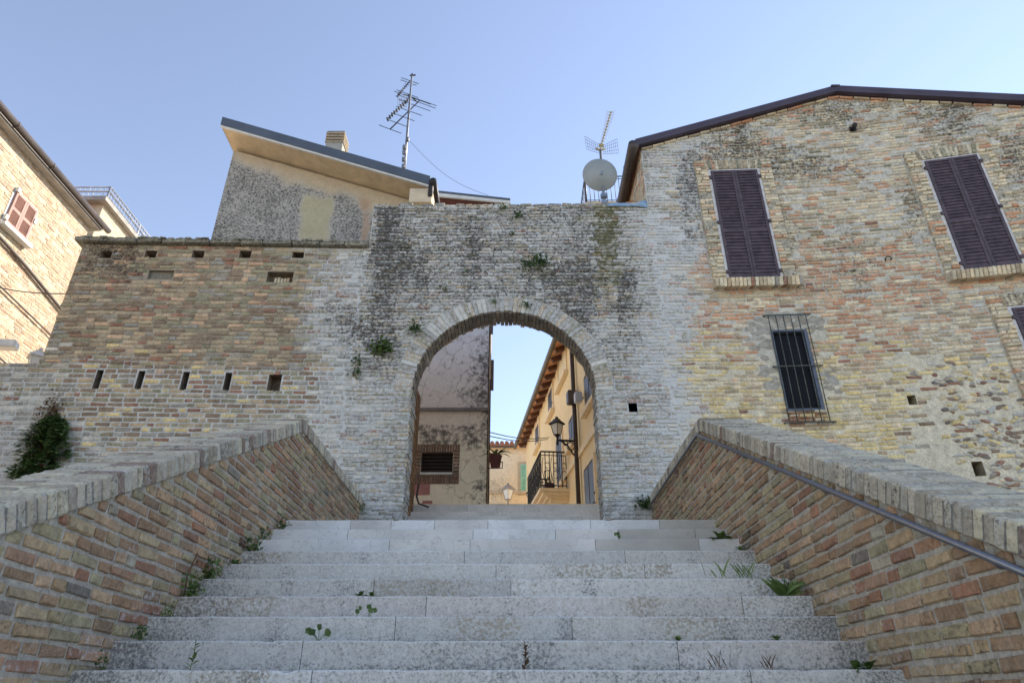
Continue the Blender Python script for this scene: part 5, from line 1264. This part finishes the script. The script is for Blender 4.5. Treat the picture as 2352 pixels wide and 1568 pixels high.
weeds = [
 (648, 1213, 1, 26, .15, 'bushy', 'leaf', 'leafy weed by the left parapet, second step from the top'),
 (604, 1238, 2, 20, .15, 'bushy', 'leaf', 'leafy weed by the left parapet on the third step from the top'),
 (584, 1262, 3, 28, .17, 'bushy', 'leaf', 'dense green weed by the left parapet on the fourth step from the top'),
 (540, 1291, 4, 9, .08, 'leaf', 'leaf', 'tiny weed by the left parapet on the fifth step from the top'),
 (484, 1326, 5, 40, .16, 'bushy', 'leaf', 'wide low leafy weed by the left parapet, sixth step from the top'),
 (440, 1366, 6, 36, .16, 'bushy', 'leaf', 'leafy weed with a bare dry twig beside the left parapet'),
 (385, 1412, 7, 16, .10, 'bushy', 'leaf', 'small weed by the left parapet two steps below the dry twig'),
 (322, 1469, 8, 22, .11, 'bushy', 'leafdark', 'low dark weed by the left parapet, third step up from the bottom edge'),
 (232, 1537, 9, 16, .09, 'bushy', 'leafdark', 'dark weed by the left parapet nearest the bottom of the photo'),
 (437, 1535, 9, 10, .135, 'spike', 'leaf', 'upright bright green seedling on the lower left of the stairs'),
 (732, 1469, 8, 7, .085, 'round', 'leafdark', 'round-leaved weed standing alone left of centre on the stairs'),
 (818, 1412, 7, 3, .06, 'round', 'leafdark', 'small flat leaf pair on the step left of centre'),
 (846, 1411, 7, 3, .075, 'round', 'leafdark', 'two-lobed dark weed right beside the flat leaf pair'),
 (828, 1366, 6, 7, .07, 'leaf', 'leaf', 'left one of two star-shaped little weeds mid-stair'),
 (853, 1366, 6, 7, .07, 'leaf', 'leaf', 'right one of two star-shaped little weeds mid-stair'),
 (1205, 1536, 9, 13, .13, 'spike', 'leafbrown', 'reddish brown dry spike in the middle of the lower stairs'),
 (1425, 1240, 2, 4, .07, 'round', 'leafdark', 'round-leaved little weed on an upper step right of centre'),
 (1655, 1239, 2, 12, .15, 'leaf', 'leaf', 'broad-leaved weed against the right parapet near the top'),
 (1702, 1267, 3, 9, .08, 'leaf', 'leaf', 'tiny weed against the right parapet just below the broad-leaved one'),
 (1645, 1328, 5, 7, .20, 'grass', 'grass', 'sparse pale grass blades left of the thicker grass tuft'),
 (1712, 1328, 5, 13, .18, 'grass', 'grass', 'thin grass tuft near the right parapet'),
 (1808, 1373, 6, 44, .21, 'blades', 'grass', 'large bright green dandelion clump by the right parapet'),
 (1560, 1470, 8, 6, .06, 'leaf', 'leaf', 'small low weed pair right of centre on a lower step'),
 (1785, 1470, 8, 7, .06, 'leaf', 'leaf', 'small weed near the right end of a lower step'),
 (1660, 1533, 9, 9, .13, 'grass', 'leafbrown', 'thin dry stalk on the lowest full step at the right'),
 (1770, 1537, 9, 12, .10, 'grass', 'leafbrown', 'brownish dry tuft on the lowest full step at the right'),
 (1968, 1537, 9, 12, .08, 'leaf', 'leaf', 'low green weed at the lower right, left one of a pair'),
 (1998, 1537, 9, 14, .09, 'leaf', 'leaf', 'low green weed at the lower right touching the parapet'),
]
for i, (x, y, n, k, sz, kd, mt, lab) in enumerate(weeds): clump('weed', tread(x, y, n), int(k*(1 if kd in ('round', 'spike', 'grass', 'blades') else 2)), sz*(.95 if kd == 'bushy' else 1.15), lab, kd, mt, i, group='weeds growing on the stone steps')
m = MB(); p = tread(424, 1365, 6); m.tube([p, p+Vector((-.01, 0, .15)), p+Vector((.03, 0, .30))], .005, 5); m.tube([p+Vector((-.01, 0, .14)), p+Vector((-.07, 0, .24))], .004, 5); m.tube([p+Vector((.0, 0, .2)), p+Vector((.06, -.02, .24))], .003, 5); tag(m.build('dry_twig', M['rafter']), 'bare forked dry twig standing by the left parapet', 'twig')
wallplants = [
 (953, 757, 60, .34, 'leafdark', 'green tuft growing on the left haunch of the arch'), (880, 802, 90, .44, 'leaf', 'large green tuft left of the arch above the two darker ones'),
 (823, 830, 40, .30, 'leafdark', 'dark tuft left of the arch, upper one of two'), (821, 856, 34, .26, 'leafdark', 'dark tuft left of the arch, lower one of two'),
 (1240, 605, 70, .36, 'leafdark', 'dark green plant high above the arch, right one of the pair'), (1213, 612, 46, .32, 'leafdark', 'dark green plant high above the arch, left one of the pair'),
 (1190, 497, 44, .27, 'leafdark', 'little tuft just under the gate wall top'), (1177, 537, 22, .16, 'leafdark', 'small dark tuft below the one under the wall top'),
 (1157, 478, 36, .22, 'leafdark', 'mossy tuft on the gate wall top edge'), (1068, 625, 22, .18, 'leaf', 'small weed on the gate wall above and left of the arch'),
 (1022, 664, 26, .18, 'leaf', 'little yellowish tuft just above the left of the arch ring'), (1135, 692, 30, .18, 'leaf', 'tiny tuft on the arch crown, left one'),
 (1207, 700, 38, .22, 'leafdark', 'tiny tuft on the arch crown, right one'), (917, 607, 14, .12, 'leafdark', 'small dark speck of weed at the upper left of the gate wall'),
 (1478, 1155, 70, .30, 'leafdark', 'dark green bush at the foot of the gate wall beside the right parapet'), (832, 1166, 18, .16, 'leaf', 'small weed at the foot of the gate wall beside the left parapet')]
for i, (x, y, k, sz, mt, lab) in enumerate(wallplants):
    p = onS(x, y, .02); clump('wall_plant', p, k, sz*.8, lab, 'bushy', mt, 50+i, group='plants rooted in the brick wall', cat='plant', wall=True)
# climbing bush at the left
p = onY(106, 1015, YW-.3); bs = thing('climbing_bush', 'dense dark green bush against the left wall behind the parapet', 'bush', p-Vector((0, 0, .9)))
rng = random.Random(14); mb = MB(); br = MB()
for i in range(3600):
    t = rng.random(); zz_ = -.62+1.0*t; wd_ = (.27*math.sqrt(max(0, 1-max(0, t-.35)**2*2.2))+.02)*(1+.35*nz(t*5, 1)); a = rng.uniform(0, 2*math.pi); r = math.sqrt(rng.random())*(1+.55*nz(a*1.5, t*5, 3)+.25*rng.random()**4)
    q = p+Vector((wd_*r*math.cos(a), .26*r*math.sin(a)*wd_/.4-.0, zz_+.06*nz(a, t*4)))
    if nz(q.x*6, q.y*6, q.z*6) < -.22: continue
    d = Vector((math.cos(a), math.sin(a)*.6-.4, rng.uniform(-.3, .7))); leaf(mb, q, d, Vector((0, -.5, 1)), rng.uniform(.06, .10), rng.uniform(.045, .075), .35)
mb.build('foliage', M['leafdark'], bs, recalc=False)
for i in range(12): a = rng.uniform(-.35, .35); br.tube([p-Vector((0, 0, .9)), p+Vector((a*.5, 0, -.3)), p+Vector((a, rng.uniform(-.1, .1), rng.uniform(.1, .5)))], [.018, .01, .004], 5)
br.build('stems', M['rafter'], bs)
tb = onY(118, 948, YW-.22); mb = MB()
for i in range(260): q = tb+Vector((rng.gauss(0, .09), rng.uniform(-.08, .08), rng.gauss(0, .12))); leaf(mb, q, Vector((rng.uniform(-1, 1), -.4, rng.uniform(-.2, 1))), Vector((0, -.5, 1)), .05, .03, .3)
mb.tube([tb-Vector((.02, 0, .4)), tb+Vector((0, 0, .2))], .008, 5)
mb.build('dry_tip', M['leafbrown'], bs, recalc=False)
# spiky potted plant hung on the corner of the shaded building
q = onY(1138, 1052, YB-.15); pp = thing('hanging_pot', 'spiky plant in a red pot hung on the shaded building corner', 'potted plant', q)
m = MB(); m.lathe(q-Vector((0, 0, .2)), [(.10, 0), (.14, .24), (.15, .25)], 14); m.build('pot', M['pot'], pp)
m = MB(); rng = random.Random(5)
for i in range(22): a = rng.uniform(0, 6.28); leaf(m, q+Vector((0, 0, .05)), Vector((math.cos(a), math.sin(a), rng.uniform(.4, 1.5))), Vector((0, 0, 1)), rng.uniform(.3, .55), .05, .55)
m.build('leaves', M['leafdark'], pp, recalc=False)
m = MB(); m.tube([q+Vector((-.16, 0, -.22)), q+Vector((.15, 0, -.22)), q+Vector((.15, 0, -.1))], .012, 5); m.tube([q+Vector((-.16, .1, -.05)), q+Vector((.16, .1, -.05))], .012, 5); m.build('holder', M['iron'], pp)
for o in bpy.data.objects:
    if '_o' in o: del o['_o']
